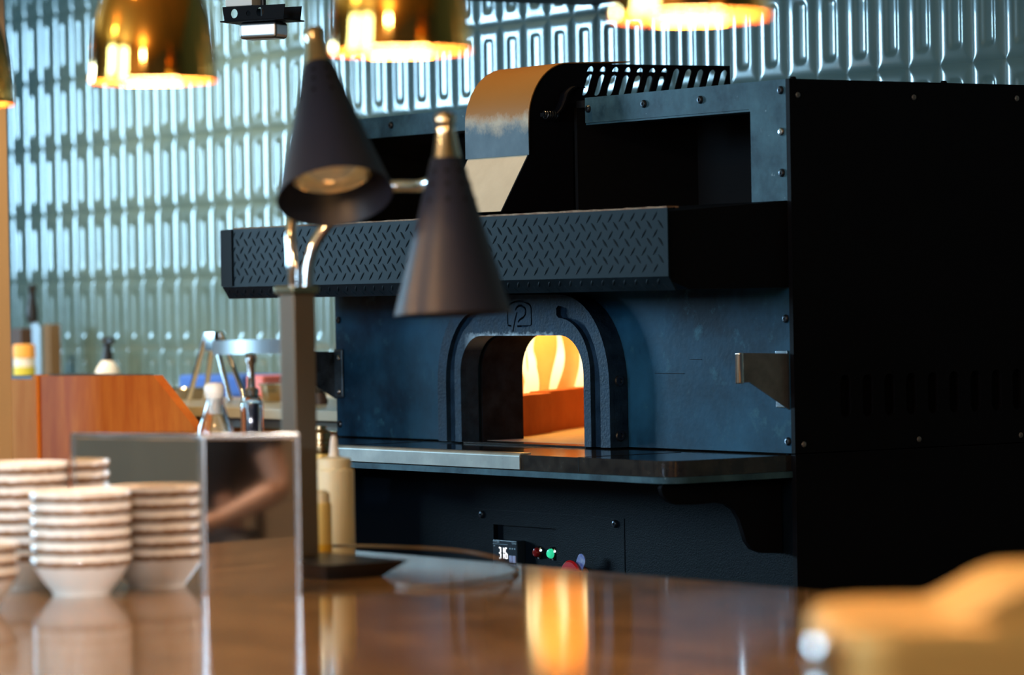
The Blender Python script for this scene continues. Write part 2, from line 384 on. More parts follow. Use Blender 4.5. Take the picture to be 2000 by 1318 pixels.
# ------------------------------------------------------------------ setting
ZC = 3.6
struct('floor', bx((-14.2, -4.2, -0.1), (3.2, 5.8, 0)), 'floor')
struct('ceiling', bx((-14.2, -4.2, ZC), (3.2, 5.8, ZC + 0.1)), 'ceiling')
struct('wall_right', bx((3.0, -4.2, 0), (3.2, 5.8, ZC)), 'plaster')
# left wall with its window opening
WY0, WY1, WZ0, WZ1 = 0.35, 2.0, 1.45, 2.75
b = bmesh.new()
box(b, (-14.2, -4.2, 0), (-14, 5.8, WZ0)); box(b, (-14.2, -4.2, WZ1), (-14, 5.8, ZC)); box(b, (-14.2, -4.2, WZ0), (-14, WY0, WZ1)); box(b, (-14.2, WY1, WZ0), (-14, 5.8, WZ1))
struct('wall_left', b, 'plaster')
b = bmesh.new()
for y in (WY0, 1.175, WY1): box(b, (-13.94, y - 0.035, WZ0), (-13.88, y + 0.035, WZ1))
for z in (WZ0, WZ1): box(b, (-13.94, WY0, z - 0.03), (-13.88, WY1, z + 0.03))
struct('window_1', b, 'dark_wood')
b = bmesh.new(); xs = [(-14.2, -8.2), (-6.2, -4.8), (-3.2, 3.2)]
for x0, x1 in xs: box(b, (x0, -4.2, 1.4), (x1, -4, 3.4))
box(b, (-8.2, -4.2, 1.4), (-6.2, -4, 2.1))
box(b, (-14.2, -4.2, 0), (3.2, -4, 1.4)); box(b, (-14.2, -4.2, 3.4), (3.2, -4, ZC))
struct('wall_front', b, 'panelling')
for k, (x0, x1) in enumerate(((-8.2, -6.2), (-4.8, -3.2))):
    b = bmesh.new()
    zb = 2.1 if k == 0 else 1.4
    for x in (x0, (x0 + x1) / 2, x1): box(b, (x - 0.03, -3.94, zb), (x + 0.03, -3.88, 3.4))
    for z in (zb, 2.6, 3.4): box(b, (x0, -3.94, z - 0.03), (x1, -3.88, z + 0.03))
    struct('window_%d' % (k + 2), b, 'dark_wood')

# back wall clad in relief tiles
def tile_wall():
    TW, TH_ = 0.11, 0.2205
    us = np.array([0, .004, .008, .012, .016, .020, .024, .027, .030, .033, .036, .040, .044, .049]); us = np.concatenate([us, [0.055], TW - us[::-1]])
    vs = np.array([0, .004, .008, .012, .016, .020, .024, .027, .031, .035, .039, .043, .048, .055, .085]); vs = np.concatenate([vs, [TH_ / 2], TH_ - vs[::-1]])
    Ug, Vg = np.meshgrid(us, vs)
    sm = lambda x: np.clip(x, 0, 1) ** 2 * (3 - 2 * np.clip(x, 0, 1))
    dm = np.minimum(np.minimum(Ug, TW - Ug), np.minimum(Vg, TH_ - Vg))
    tt = np.clip(dm / 0.027, 0, 1); h = 0.0082 * (tt - 0.62 * tt ** 2 + 0.08 * tt ** 3)
    hx, hy, rr = 0.0275, 0.081, 0.02
    qx = np.abs(Ug - TW / 2) - (hx - rr); qy = np.abs(Vg - TH_ / 2) - (hy - rr)
    sd = np.hypot(np.maximum(qx, 0), np.maximum(qy, 0)) + np.minimum(np.maximum(qx, qy), 0) - rr
    h = h - 0.0036 * sm(-sd / 0.019)
    nu, nv = len(us), len(vs)
    idx = np.arange(nu * nv).reshape(nv, nu)
    quad = np.stack([idx[:-1, :-1], idx[:-1, 1:], idx[1:, 1:], idx[1:, :-1]], -1).reshape(-1, 4)
    V, Q = [], []; k = 0
    for i in range(-36, 28):
        for j in range(-1, 6):
            x0 = -7.947 + i * TW; z0 = 1.19 + j * TH_ - 0.0
            V.append(np.stack([x0 + Ug, 5.6 - h, z0 + Vg], -1).reshape(-1, 3)); Q.append(quad + k); k += nu * nv
    V = np.concatenate(V); Q = np.concatenate(Q)
    me = bpy.data.meshes.new('wall_back')
    me.vertices.add(len(V)); me.vertices.foreach_set('co', V.ravel())
    me.loops.add(Q.size); me.loops.foreach_set('vertex_index', Q.ravel().astype(np.int32))
    me.polygons.add(len(Q)); me.polygons.foreach_set('loop_start', np.arange(0, Q.size, 4, dtype=np.int32))
    me.update(calc_edges=True); me.validate()
    bm = bmesh.new(); bm.from_mesh(me); bpy.data.meshes.remove(me)
    z0, z1 = 1.19 - TH_, 1.19 + 6 * TH_; x0, x1 = -7.947 - 36 * TW, -7.947 + 28 * TW
    box(bm, (-14.2, 5.602, 0), (3.2, 5.8, ZC))
    me2 = bpy.data.meshes.new('wall_back'); bm.to_mesh(me2); bm.free(); me2.materials.append(M['tile']); me2.shade_smooth(); me2.set_sharp_from_angle(angle=math.radians(50))
    o = bpy.data.objects.new('wall_back', me2); col.objects.link(o); ORG[o] = Vector(); tag(o, kind='structure')
tile_wall()
# wooden column at the left edge and the dark duct under the ceiling
struct('trim_1', bx((-8.46, 4.0, 0), (-8.172, 4.22, ZC), 0.004), 'wood_column')
struct('trim_2', bx((-7.55, 4.35, 2.093), (-7.0, 5.59, ZC)), 'black_paint')

# ------------------------------------------------------------------ pizza oven
XL, XR, YF, YS, YB = -7.375, -5.632, 4.689, 4.37, 5.55      # left, right, front, hood/shelf front, back
ZD, ZT = 1.004, 1.768                                         # deck and top heights
oven = empty('pizza_oven', (-6.5, 5.1, 0), 'big black and blue steel pizza oven with a fire burning in its arch', 'oven')
b = bmesh.new()                                               # shell: back, left side, top sheets, dividers, added liner
box(b, (XL, YB - 0.02, 0), (XR - 0.012, YB, ZT)); box(b, (XL, YF + 0.004, 0), (XL + 0.012, YB - 0.02, ZT - 0.004))
box(b, (XL + 0.012, YF + 0.3, ZT - 0.03), (-6.66, YB - 0.02, ZT - 0.01)); box(b, (-6.385, YF + 0.01, ZT - 0.02), (XR - 0.014, YB - 0.02, ZT - 0.004))
box(b, (XL + 0.012, YF + 0.006, 1.50), (XR - 0.014, YB - 0.02, 1.518))
box(b, (-6.66, YF + 0.012, 1.518), (-6.648, YB - 0.02, ZT - 0.03)); box(b, (-6.395, YF + 0.012, 1.518), (-6.385, YB - 0.02, ZT - 0.02))
box(b, (XL + 0.012, YF + 0.012, 0.96), (-6.9, YB - 0.02, 0.975)); box(b, (-6.2, YF + 0.012, 0.96), (XR - 0.014, YB - 0.02, 0.975))
box(b, (XR - 0.06, YF + 0.02, 0.98), (XR - 0.05, YB - 0.03, 1.48)); box(b, (XL + 0.012, YF + 0.35, 1.518), (XR - 0.014, YF + 0.36, ZT - 0.03))  # first sheet is a liner added to block fire glow from the side slots
link('casing', b, 'black_inside', oven)
# right side: upper sheet with slots, lower sheet standing a little proud
holes = [stadium(4.822 + 0.0602 * i, 1.117, 0.0285, 0.088) for i in range(12)]
b = bmesh.new(); sheet(b, [[(YF - 0.004, ZD), (YB, ZD), (YB, ZT), (YF - 0.004, ZT)]] + holes, (XR, 0, 0), (0, 1, 0), (0, 0, 1), (-0.012, 0, 0))
sp = link('side_panel', b, 'black_paint', oven)
b = bmesh.new(); box(b, (XR - 0.012, YF - 0.006, 0), (XR + 0.003, YB, ZD - 0.002), 0.0015)
link('lower_side_panel', b, 'black_paint', oven)
for y, z in ((4.707, 1.735), (5.022, 1.736), (5.315, 1.739), (4.708, 1.022), (5.021, 1.021), (5.311, 1.019)):
    link('screw', screw_bm(bmesh.new(), (XR, y, z), (1, 0, 0), 0.006, 0.003), 'dull_steel', sp)
for y in (4.70, 5.112):
    link('screw', screw_bm(bmesh.new(), (XR - 0.006, y, ZT), (0, 0, 1), 0.007, 0.005), 'black_paint', sp)

# front panel with the arch opening
def arch(hw, top, rx, ry, cx=-6.53, bot=ZD, n=12, p=2.0):
    """closed loop: up the left side, over, down the right side; superellipse corners"""
    def corner(sx):
        o = []
        for i in range(n + 1):
            a = math.pi / 2 * i / n; c = abs(math.cos(a)) ** (2 / p); s = abs(math.sin(a)) ** (2 / p)
            o.append((cx + sx * (hw - rx + rx * c), top - ry + ry * s))
        return o
    return [(cx - hw, bot)] + corner(-1) + corner(1)[::-1] + [(cx + hw, bot)]
CX = -6.530
open_loop = arch(0.237, 1.247, 0.085, 0.085, CX)
hole_loop = arch(0.245, 1.255, 0.088, 0.088, CX, bot=ZD - 0.0005)
def panel_loops(x0, x1, z0, z1, hole):
    H = [p for p in hole]
    return [[(x0, z0), (H[0][0], z0)] + H[1:-1] + [(H[-1][0], z0), (x1, z0), (x1, z1), (x0, z1)]]
b = bmesh.new(); sheet(b, panel_loops(XL, XR - 0.013, ZD, 1.345, hole_loop), (0, YF, 0), (1, 0, 0), (0, 0, 1), (0, 0.01, 0))
fp = link('front_panel', b, 'blue_steel', oven)
for x, z in ((-7.358, 1.285), (-7.361, 1.032), (-5.658, 1.028), (-5.659, 1.279)):
    link('screw', screw_bm(bmesh.new(), (x, YF, z), (0, -1, 0), 0.009, 0.006), 'screw', fp)
b = bmesh.new(); box(b, (-6.1, YF - 0.0015, ZD + 0.16), (-6.0, YF + 0.0, ZD + 0.161)); box(b, (-5.98, YF - 0.0015, ZD + 0.19), (-5.94, YF, ZD + 0.191))
link('scratch', b, 'black_inside', fp)

# cast arch surround: base with the opening, front layer with two grooves and the cut emblem
YA = 4.639
outer = arch(0.331, 1.338, 0.19, 0.21, CX, p=2.15)
def ring_loop(outer, inner):
    return [outer + inner[::-1]]
b = bmesh.new(); sheet(b, ring_loop(outer, open_loop), (0, YA + 0.012, 0), (1, 0, 0), (0, 0, 1), (0, YF - YA - 0.013, 0))
def groove(sx):
    go = arch(0.297, 1.313, 0.165, 0.175, 0, bot=ZD - 0.02, p=2.1); gi = arch(0.262, 1.286, 0.12, 0.125, 0, bot=ZD - 0.02, p=2.1)
    h = len(go) // 2; O = go[:h]; I = gi[:h]                  # left halves
    cut = -0.140
    O = [p for p in O if p[0] < cut - 0.012] + [(cut - 0.008, 1.313), (cut, 1.307)]
    I = [p for p in I if p[0] < cut - 0.012] + [(cut - 0.008, 1.286), (cut, 1.292)]
    return [(CX - sx * x, max(z, ZD)) for x, z in O] , [(CX - sx * x, max(z, ZD)) for x, z in I]
# the front layer is one outline with the grooves running out through its foot
gl = groove(1); gr = groove(-1)                               # gl lies at +x (right), gr at -x (left)
def merge_layer():
    # outline: outer rim outside, opening inside, both grooves reaching the deck
    L = []
    o = outer; half = o
    LO, LI = gr; RO, RI = gl
    loop = list(o)                                            # left foot, over, right foot
    loop += [(RO[0][0], ZD)] + RO[1:] + RI[::-1][:-1] + [(RI[0][0], ZD)]
    loop += open_loop[::-1]
    loop += [(LI[0][0], ZD)] + LI[1:] + LO[::-1][:-1] + [(LO[0][0], ZD)]
    return loop
def S(pts, wd):
    # emblem drawn in photo-free units: x 0..1 (width .095), y 0..1 (height .06)
    return stroke([(CX - 0.0475 + 0.095 * x, 1.263 + 0.062 * y) for x, y in pts], wd)
emb = [S([(0.16, 0.09), (0.03, 0.12), (0.02, 0.2), (0.02, 0.72)] + [(0.5 - 0.48 * math.cos(math.radians(a)), 0.72 + 0.26 * math.sin(math.radians(a))) for a in range(12, 180, 12)] + [(0.98, 0.72), (0.98, 0.16), (0.94, 0.08), (0.4, 0.08)], 0.0044),
       S([(0.4, 0.58), (0.32, 0.3), (0.22, -0.12)], 0.0045),
       S([(0.34, 0.66)] + [(0.55 - 0.21 * math.cos(math.radians(a)), 0.62 + 0.2 * math.sin(math.radians(a))) for a in range(40, 190, 15)] + [(0.74, 0.5), (0.66, 0.4), (0.52, 0.32), (0.44, 0.22)], 0.0048)]
sheet(b, [merge_layer()] + emb, (0, YA, 0), (1, 0, 0), (0, 0, 1), (0, 0.0125, 0))
ar = link('arch_surround', b, 'cast_iron', oven, smooth=28)
for z in (1.148, 1.029):
    bb = bmesh.new(); lathe(bb, [(0.0125, 0), (0.0125, 0.001), (0.010, 0.003), (0.0058, 0.003), (0.005, 0.0005), (0, 0.0005)], 20, frame_from((1, 0, 0), (CX + 0.331, YA + 0.027, z)))
    link('bolt', bb, 'screw', ar)
# sooty tunnel through the front, then the fire chamber
b = bmesh.new(); sheet(b, ring_loop(arch(0.3, 1.32, 0.12, 0.12, CX), arch(0.2372, 1.2472, 0.085, 0.085, CX)), (0, YF + 0.0105, 0), (1, 0, 0), (0, 0, 1), (0, 0.114, 0))
link('tunnel', b, 'soot', oven)
b = bmesh.new()
hl2 = arch(0.272, 1.275, 0.1, 0.1, CX)
sheet(b, panel_loops(-7.34, -5.72, ZD, 1.42, hl2), (0, YF + 0.1246, 0), (1, 0, 0), (0, 0, 1), (0, 0.012, 0))
box(b, (-7.36, YF + 0.125, ZD), (-7.34, 5.5, 1.42)); box(b, (-5.72, YF + 0.125, ZD), (-5.70, 5.5, 1.42))
box(b, (-7.36, 5.48, ZD), (-5.70, 5.5, 1.42)); box(b, (-7.36, YF + 0.109, 1.42), (-5.70, 5.5, 1.44))
link('fire_chamber', b, 'refractory', oven)
b = bx((-7.34, YF + 0.125, ZD - 0.03), (-5.72, 5.48, ZD + 0.001)); box(b, (CX - 0.236, YF + 0.02, ZD - 0.004), (CX + 0.236, YF + 0.125, ZD + 0.001))
link('tunnel_floor', bx((CX - 0.236, YA + 0.004, ZD - 0.003), (CX + 0.236, YF + 0.02, ZD + 0.0008)), 'granite', oven)
link('hearth', b, 'hearth_stone', oven)
# brick ledge slanting away to the left behind the opening, and the burner flames behind it
p1, p2 = Vector((-6.924, 4.926, 0)), Vector((-7.244, 5.34, 0)); dr = (p2 - p1).normalized(); nr = Vector((-dr.y, dr.x, 0))
if nr.x > 0: nr = -nr
def slab(a, bnd, z0, z1, bevel=0.004):
    """box on the ledge direction: a,b along from p1, n across (away from the door)"""
    (a0, a1), (n0, n1) = a, bnd
    mt = Matrix(((dr.x, nr.x, 0, p1.x), (dr.y, nr.y, 0, p1.y), (0, 0, 1, 0), (0, 0, 0, 1)))
    return bx((a0, n0, z0), (a1, n1, z1), bevel, 2, mt)
link('fire_brick', slab((0.195, 0.62), (0, 0.045), ZD, 1.104), 'fire_brick', oven)
link('fire_brick', slab((-0.05, 0.193), (-0.014, 0.045), ZD, 1.101), 'fire_brick', oven)
def flame(along, across, h, wdt, lean, ph):
    base = p1 + dr * along + nr * across; bm = bmesh.new(); pts = []; n = 22
    for i in range(n + 1):
        t = i / n
        off = lean * t + 0.9 * wdt * math.sin(6.5 * t + ph) * (0.3 + t)
        pts.append((base.x + RT.x * off, base.y + RT.y * off, ZD + 0.07 + h * t))
    rad = lambda t: wdt * max(0.02, (0.7 + 1.2 * t) * (1 - t) ** 0.9 * (1 + 0.3 * math.sin(8 * t + ph)))
    tube(bm, pts, rad, 14)
    return bm
for a, c, h, wd, ln, ph in ((0.05, 0.08, 0.22, 0.016, 0.02, 0.3), (0.29, 0.075, 0.25, 0.017, 0.035, 1.0), (0.40, 0.10, 0.27, 0.0125, -0.03, 2.6), (0.455, 0.13, 0.15, 0.010, 0.02, 4.0),
                            (0.515, 0.08, 0.245, 0.0135, 0.03, 5.2), (0.60, 0.13, 0.13, 0.009, -0.02, 1.9), (0.60, 0.045, 0.21, 0.0125, 0.045, 0.2)):
    link('flame', flame(a, c, h, wd, ln, ph), 'flame', oven, smooth=80)
for a in (0.1, 0.3, 0.48): point('fire_light', p1 + dr * a + nr * 0.06 + Vector((0, 0, 1.375)), 3.0, (1.0, 0.52, 0.12), 0.04)

# stone shelf before the opening, its steel lip and the plates that carry it
def shelf_outline(g=0.0, r=0.055):
    y0 = YS - g; x0 = XL + 0.0 - g; x1 = XR - 0.013 + g
    return [(x0, YF - 0.002)] + [(x0 + r - r * math.cos(math.radians(a)), y0 + r - r * math.sin(math.radians(a))) for a in range(0, 91, 10)] + [(x1 - r + r * math.sin(math.radians(a)), y0 + r - r * math.cos(math.radians(a))) for a in range(0, 91, 10)] + [(x1, YF - 0.002)]
def shelf(z0, z1, g=0.0, bev=0.004):
    bm = bmesh.new(); sheet(bm, [shelf_outline(g)], (0, 0, z0), (1, 0, 0), (0, 1, 0), (0, 0, z1 - z0))
    return bm
b = shelf(0.968, 1.0005)
link('stone_shelf', b, 'granite', oven)
for x in (-6.93, -6.42, -5.95): link('shelf_joint', bx((x - 0.0012, YS - 0.0006, 0.97), (x + 0.0012, YF - 0.052, 1.0012)), 'black_inside', oven)
link('shelf_plate', shelf(0.955, 0.9675, 0.006), 'frame_steel', oven)
prof = [(0, 0.97), (0, 0.996)] + [(0.008 - 0.008 * math.cos(math.radians(a)), 0.996 + 0.008 * math.sin(math.radians(a))) for a in range(15, 91, 15)] + [(0.03, 1.004), (0.03, 1.001), (0.010, 1.001), (0.003, 0.994), (0.003, 0.97)]
b = bmesh.new(); sheet(b, [prof], (-7.3, YS - 0.004, 0), (0, 1, 0), (0, 0, 1), (1.145, 0, 0))
link('shelf_lip', b, 'cream_steel', oven, smooth=30)
cpts = [(4.380, 0.955), (4.374, 0.945), (4.378, 0.932), (4.390, 0.92), (4.412, 0.911), (4.46, 0.909), (4.51, 0.911), (4.538, 0.907), (4.560, 0.893), (4.574, 0.872), (4.582, 0.85), (4.590, 0.828), (4.605, 0.811), (4.63, 0.802), (4.684, 0.799), (4.684, 0.955)]
for x in (-5.69, -7.33):
    b = bmesh.new(); sheet(b, [cpts], (x, 0, 0), (0, 1, 0), (0, 0, 1), (0.012, 0, 0)); box(b, (x - 0.06, YF - 0.012, 0.80), (x, YF - 0.002, 0.95), 0.003)
    link('shelf_bracket', b, 'black_paint', oven)

# lower front with the control panel
b = bmesh.new(); sheet(b, [[(XL + 0.012, 0), (XR - 0.012, 0), (XR - 0.012, 0.954), (XL + 0.012, 0.954)], [(-6.716, 0.62), (-6.472, 0.62), (-6.472, 0.815), (-6.716, 0.815)]], (0, YF, 0), (1, 0, 0), (0, 0, 1), (0, 0.01, 0))
lp = link('lower_panel', b, 'plate_dark' if 'plate_dark' in M else 'black_paint', oven)
M['speckled_black'] = mat('speckled_black', (0.0016, 0.0035, 0.006), 0.0, 0.45, spec=0.07, bump=0.4, bscale=400)
stain(M['speckled_black'], None, 0.70, 0.76, (0.04, 0.06, 0.09), scale=260)
lp.data.materials[0] = M['speckled_black']
b = bmesh.new(); sheet(b, [[(-6.79, 0.55), (-6.22, 0.55), (-6.22, 0.848), (-6.79, 0.848)], [(-6.716, 0.62), (-6.472, 0.62), (-6.472, 0.815), (-6.716, 0.815)]], (0, YF - 0.0012, 0), (1, 0, 0), (0, 0, 1), (0, 0.0012, 0))
hp = link('hatch', b, 'speckled_black', oven)
for x, z in ((-6.76, 0.836), (-6.251, 0.835)):
    link('screw', screw_bm(bmesh.new(), (x, YF - 0.0012, z), (0, -1, 0), 0.009, 0.006), 'screw', hp)
cp = link('control_panel', bx((-6.716, YF + 0.011, 0.62), (-6.472, YF + 0.02, 0.815)), M['speckled_black'], oven)
YC = YF - 0.012
td = link('temperature_display', bx((-6.706, YC, 0.683), (-6.609, YF + 0.012, 0.782), 0.003), 'screen_dark', cp)
def seg7(bm, x, z, wd, h, t, segs, y):
    H = h / 2
    R = {'a': (x + t, z + h - t, x + wd - t, z + h), 'g': (x + t, z + H - t / 2, x + wd - t, z + H + t / 2), 'd': (x + t, z, x + wd - t, z + t),
         'f': (x, z + H + t * .3, x + t, z + h - t * .3), 'b': (x + wd - t, z + H + t * .3, x + wd, z + h - t * .3), 'e': (x, z + t * .3, x + t, z + H - t * .3), 'c': (x + wd - t, z + t * .3, x + wd, z + H - t * .3)}
    for s in segs:
        a, c, d_, e = R[s]; box(bm, (a, y - 0.0008, c), (d_, y + 0.0004, e))
zz = 0.7385; dw, dh, dt = 0.011, 0.027, 0.0033
for x, wd, sg in ((-6.682, dw, 'abgcd'), (-6.6697, dw * 0.95, 'bc'), (-6.6565, dw, 'afgcde')):
    b = bmesh.new(); seg7(b, x, zz, wd, dh, dt, sg, YC); link('digit', b, 'white_led', cp)
marks = [(-6.703, 0.7715, 0.058, 0.0007), (-6.703, 0.7075, 0.058, 0.0007), (-6.66, 0.7265, 0.005, 0.002), (-6.65, 0.7265, 0.005, 0.002), (-6.70, 0.7665, 0.005, 0.002)]
marks += [(x, 0.762, 0.005, 0.003) for x in (-6.638, -6.629, -6.62)] + [(-6.697 + 0.011 * k, 0.699, 0.007, 0.003) for k in range(5)]
for x, z, wd, hh in marks: link('printed_mark', bx((x, YC - 0.0006, z), (x + wd, YC + 0.0002, z + hh)), 'screen_print', cp)
def text_mesh(body, size, m, parent, origin, name='lettering'):
    cu = bpy.data.curves.new('t', 'FONT'); cu.body = body; cu.size = size; cu.extrude = 0.0003
    to = bpy.data.objects.new('t', cu); col.objects.link(to); dg = bpy.context.evaluated_depsgraph_get()
    me = bpy.data.meshes.new_from_object(to.evaluated_get(dg)); bpy.data.objects.remove(to); bpy.data.curves.remove(cu)
    bm = bmesh.new(); bm.from_mesh(me); bpy.data.meshes.remove(me)
    bmesh.ops.transform(bm, matrix=Matrix.Translation(Vector(origin)) @ Matrix.Rotation(math.pi / 2, 4, 'X'), verts=bm.verts)
    return link(name, bm, m, parent, smooth=0)
text_mesh('TTM-009', 0.0068, 'screen_print', cp, (-6.703, YC - 0.0004, 0.7745))
text_mesh('TOHO', 0.0062, 'screen_print', cp, (-6.6295, YC - 0.0004, 0.7735))
for i in range(2):
    for j in range(2):
        x = -6.638 + 0.0135 * i; z = 0.7315 - 0.0205 * j
        bb = bx((x, YC - 0.0025, z), (x + 0.0118, YC + 0.001, z + 0.0165), 0.001)
        link('key', bb, 'lavender_key', cp)
def pilot(x, z, m):
    bb = bmesh.new(); lathe(bb, [(0.015, 0), (0.015, 0.004), (0.011, 0.006), (0.0105, 0.004)], 20, frame_from((0, -1, 0), (x, YF + 0.011, z)))
    link('lamp_bezel', bb, 'chrome', cp)
    bb = bmesh.new(); lathe(bb, [(0.0108, 0.002), (0.0108, 0.010), (0.008, 0.014), (0, 0.0155)], 20, frame_from((0, -1, 0), (x, YF + 0.011, z)))
    link('pilot_lamp', bb, m, cp)
pilot(-6.554, 0.758, 'red_lens'); pilot(-6.500, 0.758, 'green_lens')
es = bmesh.new(); lathe(es, [(0.022, 0), (0.024, 0.02), (0.036, 0.03), (0.038, 0.036), (0.034, 0.04), (0, 0.041)], 28, frame_from((0, -1, 0), (-6.37, YF - 0.002, 0.714)))
eo = link('emergency_stop', es, 'red_plastic', oven)
tb = bmesh.new(); sheet(tb, [[(-0.028, -0.026), (0.006, -0.026)] + arc(0.004, 0.0, 0.015, 0.015, -45, 130, 8)], (-6.345, YF - 0.03, 0.752), (1, 0, 0), (0, 0, 1), (0, 0.002, 0))
link('blue_tag', tb, 'blue_tag', eo)

# projecting hood with its diamond plate shield
b = bmesh.new(); prof = [(YS + 0.012, 1.36), (YS + 0.012, 1.498), (YF - 0.001, 1.5205), (YF - 0.001, 1.343), (YS + 0.06, 1.343)]
sheet(b, [prof], (XL + 0.004, 0, 0), (0, 1, 0), (0, 0, 1), (XR - XL - 0.02, 0, 0))
link('hood', b, 'black_paint', oven)
def lozenge(bm, c, t, n, ln=0.0262, wd=0.0072, h=0.0017):
    c, t, n = Vector(c), Vector(t).normalized(), Vector(n).normalized(); s = n.cross(t)
    ring = [c + t * (math.cos(a) * ln / 2) + s * (math.sin(a) * wd / 2 * (0.6 + 0.4 * abs(math.sin(a)))) for a in [math.pi * k / 4 for k in range(8)]]
    ridge = [c + t * (q * ln * 0.32) + n * (h * (1 - 0.5 * q * q)) for q in (-1, 0, 1)]
    R = [bm.verts.new(p) for p in ring]; Q = [bm.verts.new(p) for p in ridge]     # 0:+t 2:+s 4:-t 6:-s
    for f in ((R[0], R[1], Q[2]), (R[1], R[2], Q[1], Q[2]), (R[2], R[3], Q[0], Q[1]), (R[3], R[4], Q[0]), (R[4], R[5], Q[0]), (R[5], R[6], Q[1], Q[0]), (R[6], R[7], Q[2], Q[1]), (R[7], R[0], Q[2])):
        bm.faces.new(f)
ZF, ZB = 1.369, 1.341                                         # fold and lower edge of the shield
xl, xr = XL + 0.004, XR - 0.006
b = bmesh.new(); t_ = 0.004
prof = [(YS, ZF), (YS, 1.505), (YS + 0.02, 1.5065), (YS + 0.02, 1.5025), (YS + t_, 1.501), (YS + t_, ZF), (YS + 0.022, ZB), (YS + 0.018, ZB)]
sheet(b, [prof], (xl, 0, 0), (0, 1, 0), (0, 0, 1), (xr - xl, 0, 0))
px_, pz_ = 0.0372, 0.0346
cn = Vector((0, -(ZF - ZB), -0.018)).normalized()
for k in range(-1, 48):
    for j in range(0, 5):
        x = xl + 0.055 + k * px_; z = 1.386 + j * pz_
        if x > xl + 0.03 and x < xr - 0.012 and z < 1.497: lozenge(b, (x, YS, z), (1, 0, 1.0), (0, -1, 0))
        x += px_ / 2; z -= pz_ / 2 - 0.0005
        if x > xl + 0.03 and x < xr - 0.012 and ZF + 0.008 < z < 1.497: lozenge(b, (x, YS, z), (-1, 0, 1.0), (0, -1, 0))
    x = xl + 0.055 + k * px_
    tz = Vector((0, -0.018, ZF - ZB)).normalized()
    for q, s in ((0.3, 1), (0.72, -1)):
        xx = x + (0 if s > 0 else px_ / 2)
        if xx > xl + 0.01 and xx < xr - 0.012:
            c = Vector((xx, YS + 0.018 * (1 - q) if s > 0 else YS + 0.018 * 0.66, ZB + (ZF - ZB) * (0.62 if s > 0 else 0.3)))
            c.y = YS + 0.018 * (ZF - c.z) / (ZF - ZB)
            lozenge(b, c, Vector((s, 0, 0)) + tz, cn, ln=0.02)
sh = link('shield', b, 'plate_steel', oven, smooth=20)
link('shield_end', bx((xl - 0.001, YS - 0.003, ZF + 0.002), (xl + 0.05, YS + 0.02, 1.504)), 'black_paint', oven)
x0 = xl + 0.055; nn = 90
top = [(x0 + (xr - 0.001 - x0) * k / nn, 1.5078 + 0.0018 * random.random()) for k in range(nn + 1)]
b = bmesh.new(); sheet(b, [[(x0, 1.5052)] + top + [(xr - 0.001, 1.5052)]], (0, YS - 0.0005, 0), (1, 0, 0), (0, 0, 1), (0, 0.03, 0))
link('shield_edge', b, 'rust_edge', oven, smooth=0)

# upper face frame: right and left, with the black compartments behind
RX0 = -6.335
b = bmesh.new(); sheet(b, [[(RX0, 1.7125), (-5.766, 1.7125), (-5.76, 1.706), (-5.76, 1.519), (XR - 0.013, 1.519), (XR - 0.013, ZT), (RX0, ZT)]], (0, YF - 0.002, 0), (1, 0, 0), (0, 0, 1), (0, 0.008, 0))
box(b, (-5.764, YF, 1.52), (-5.76, YF + 0.05, 1.71)); box(b, (RX0, YF, 1.708), (-5.76, YF + 0.05, 1.712))
uf = link('upper_frame', b, 'frame_steel', oven)
for x, z in ((-5.661, 1.746), (-5.660, 1.661), (-5.661, 1.577), (-5.926, 1.741), (-6.121, 1.743), (-6.322, 1.743)):
    link('screw', screw_bm(bmesh.new(), (x, YF - 0.002, z), (0, -1, 0), 0.0088, 0.006), 'bright_screw' if abs(z - 1.661) < 0.01 else 'screw', uf)
b = bmesh.new(); sheet(b, [[(XL, 1.719), (XL + 0.12, 1.719), (-6.655, 1.719), (-6.655, ZT), (XL, ZT)]], (0, YF - 0.002, 0), (1, 0, 0), (0, 0, 1), (0, 0.008, 0))
box(b, (XL, YF - 0.002, 1.519), (XL + 0.12, YF + 0.006, 1.719))
uf2 = link('upper_frame', b, 'frame_steel', oven)
link('screw', screw_bm(bmesh.new(), (-7.108, YF - 0.002, 1.746), (0, -1, 0), 0.0088, 0.006), 'screw', uf2)

# smoke hood in the middle of the top: two slotted cheeks, a curved cover and a slanting deflector
HX0, HX1 = -6.640, -6.401
curve = [(4.580, 1.645), (4.580, 1.715)] + [(4.692 - 0.112 * math.cos(math.radians(a)), 1.715 + 0.1325 * math.sin(math.radians(a))) for a in range(10, 91, 8)] + [(5.15, 1.853)]
cheek = [(4.505, 1.521), (4.580, 1.645)] + curve[1:] + [(5.15, 1.70), (4.70, 1.70), (4.70, 1.521)]
slots = [stadium(4.745 + 0.0345 * i, 1.8105, 0.0185, 0.066, 0.024) for i in range(12)]
for i, x in enumerate((HX1 - 0.004, HX0)):
    b = bmesh.new(); sheet(b, [cheek] + slots, (x, 0, 0), (0, 1, 0), (0, 0, 1), (0.004, 0, 0))
    link('hood_cheek', b, 'black_paint', oven)
cov = [(y - 0.002, z) for y, z in curve[:2]] + [(4.692 - 0.1145 * math.cos(math.radians(a)), 1.715 + 0.135 * math.sin(math.radians(a))) for a in range(10, 91, 8)] + [(4.86, 1.8565)]
cov2 = [(4.86, 1.854)] + [(y, z + 0.0002) for y, z in curve[1:-1]][::-1] + [(4.5798, 1.645)]
b = bmesh.new(); sheet(b, [cov + cov2], (HX0 - 0.003, 0, 0), (0, 1, 0), (0, 0, 1), (HX1 - HX0 + 0.006, 0, 0))
link('hood_cover', b, 'hood_coat', oven, smooth=40)
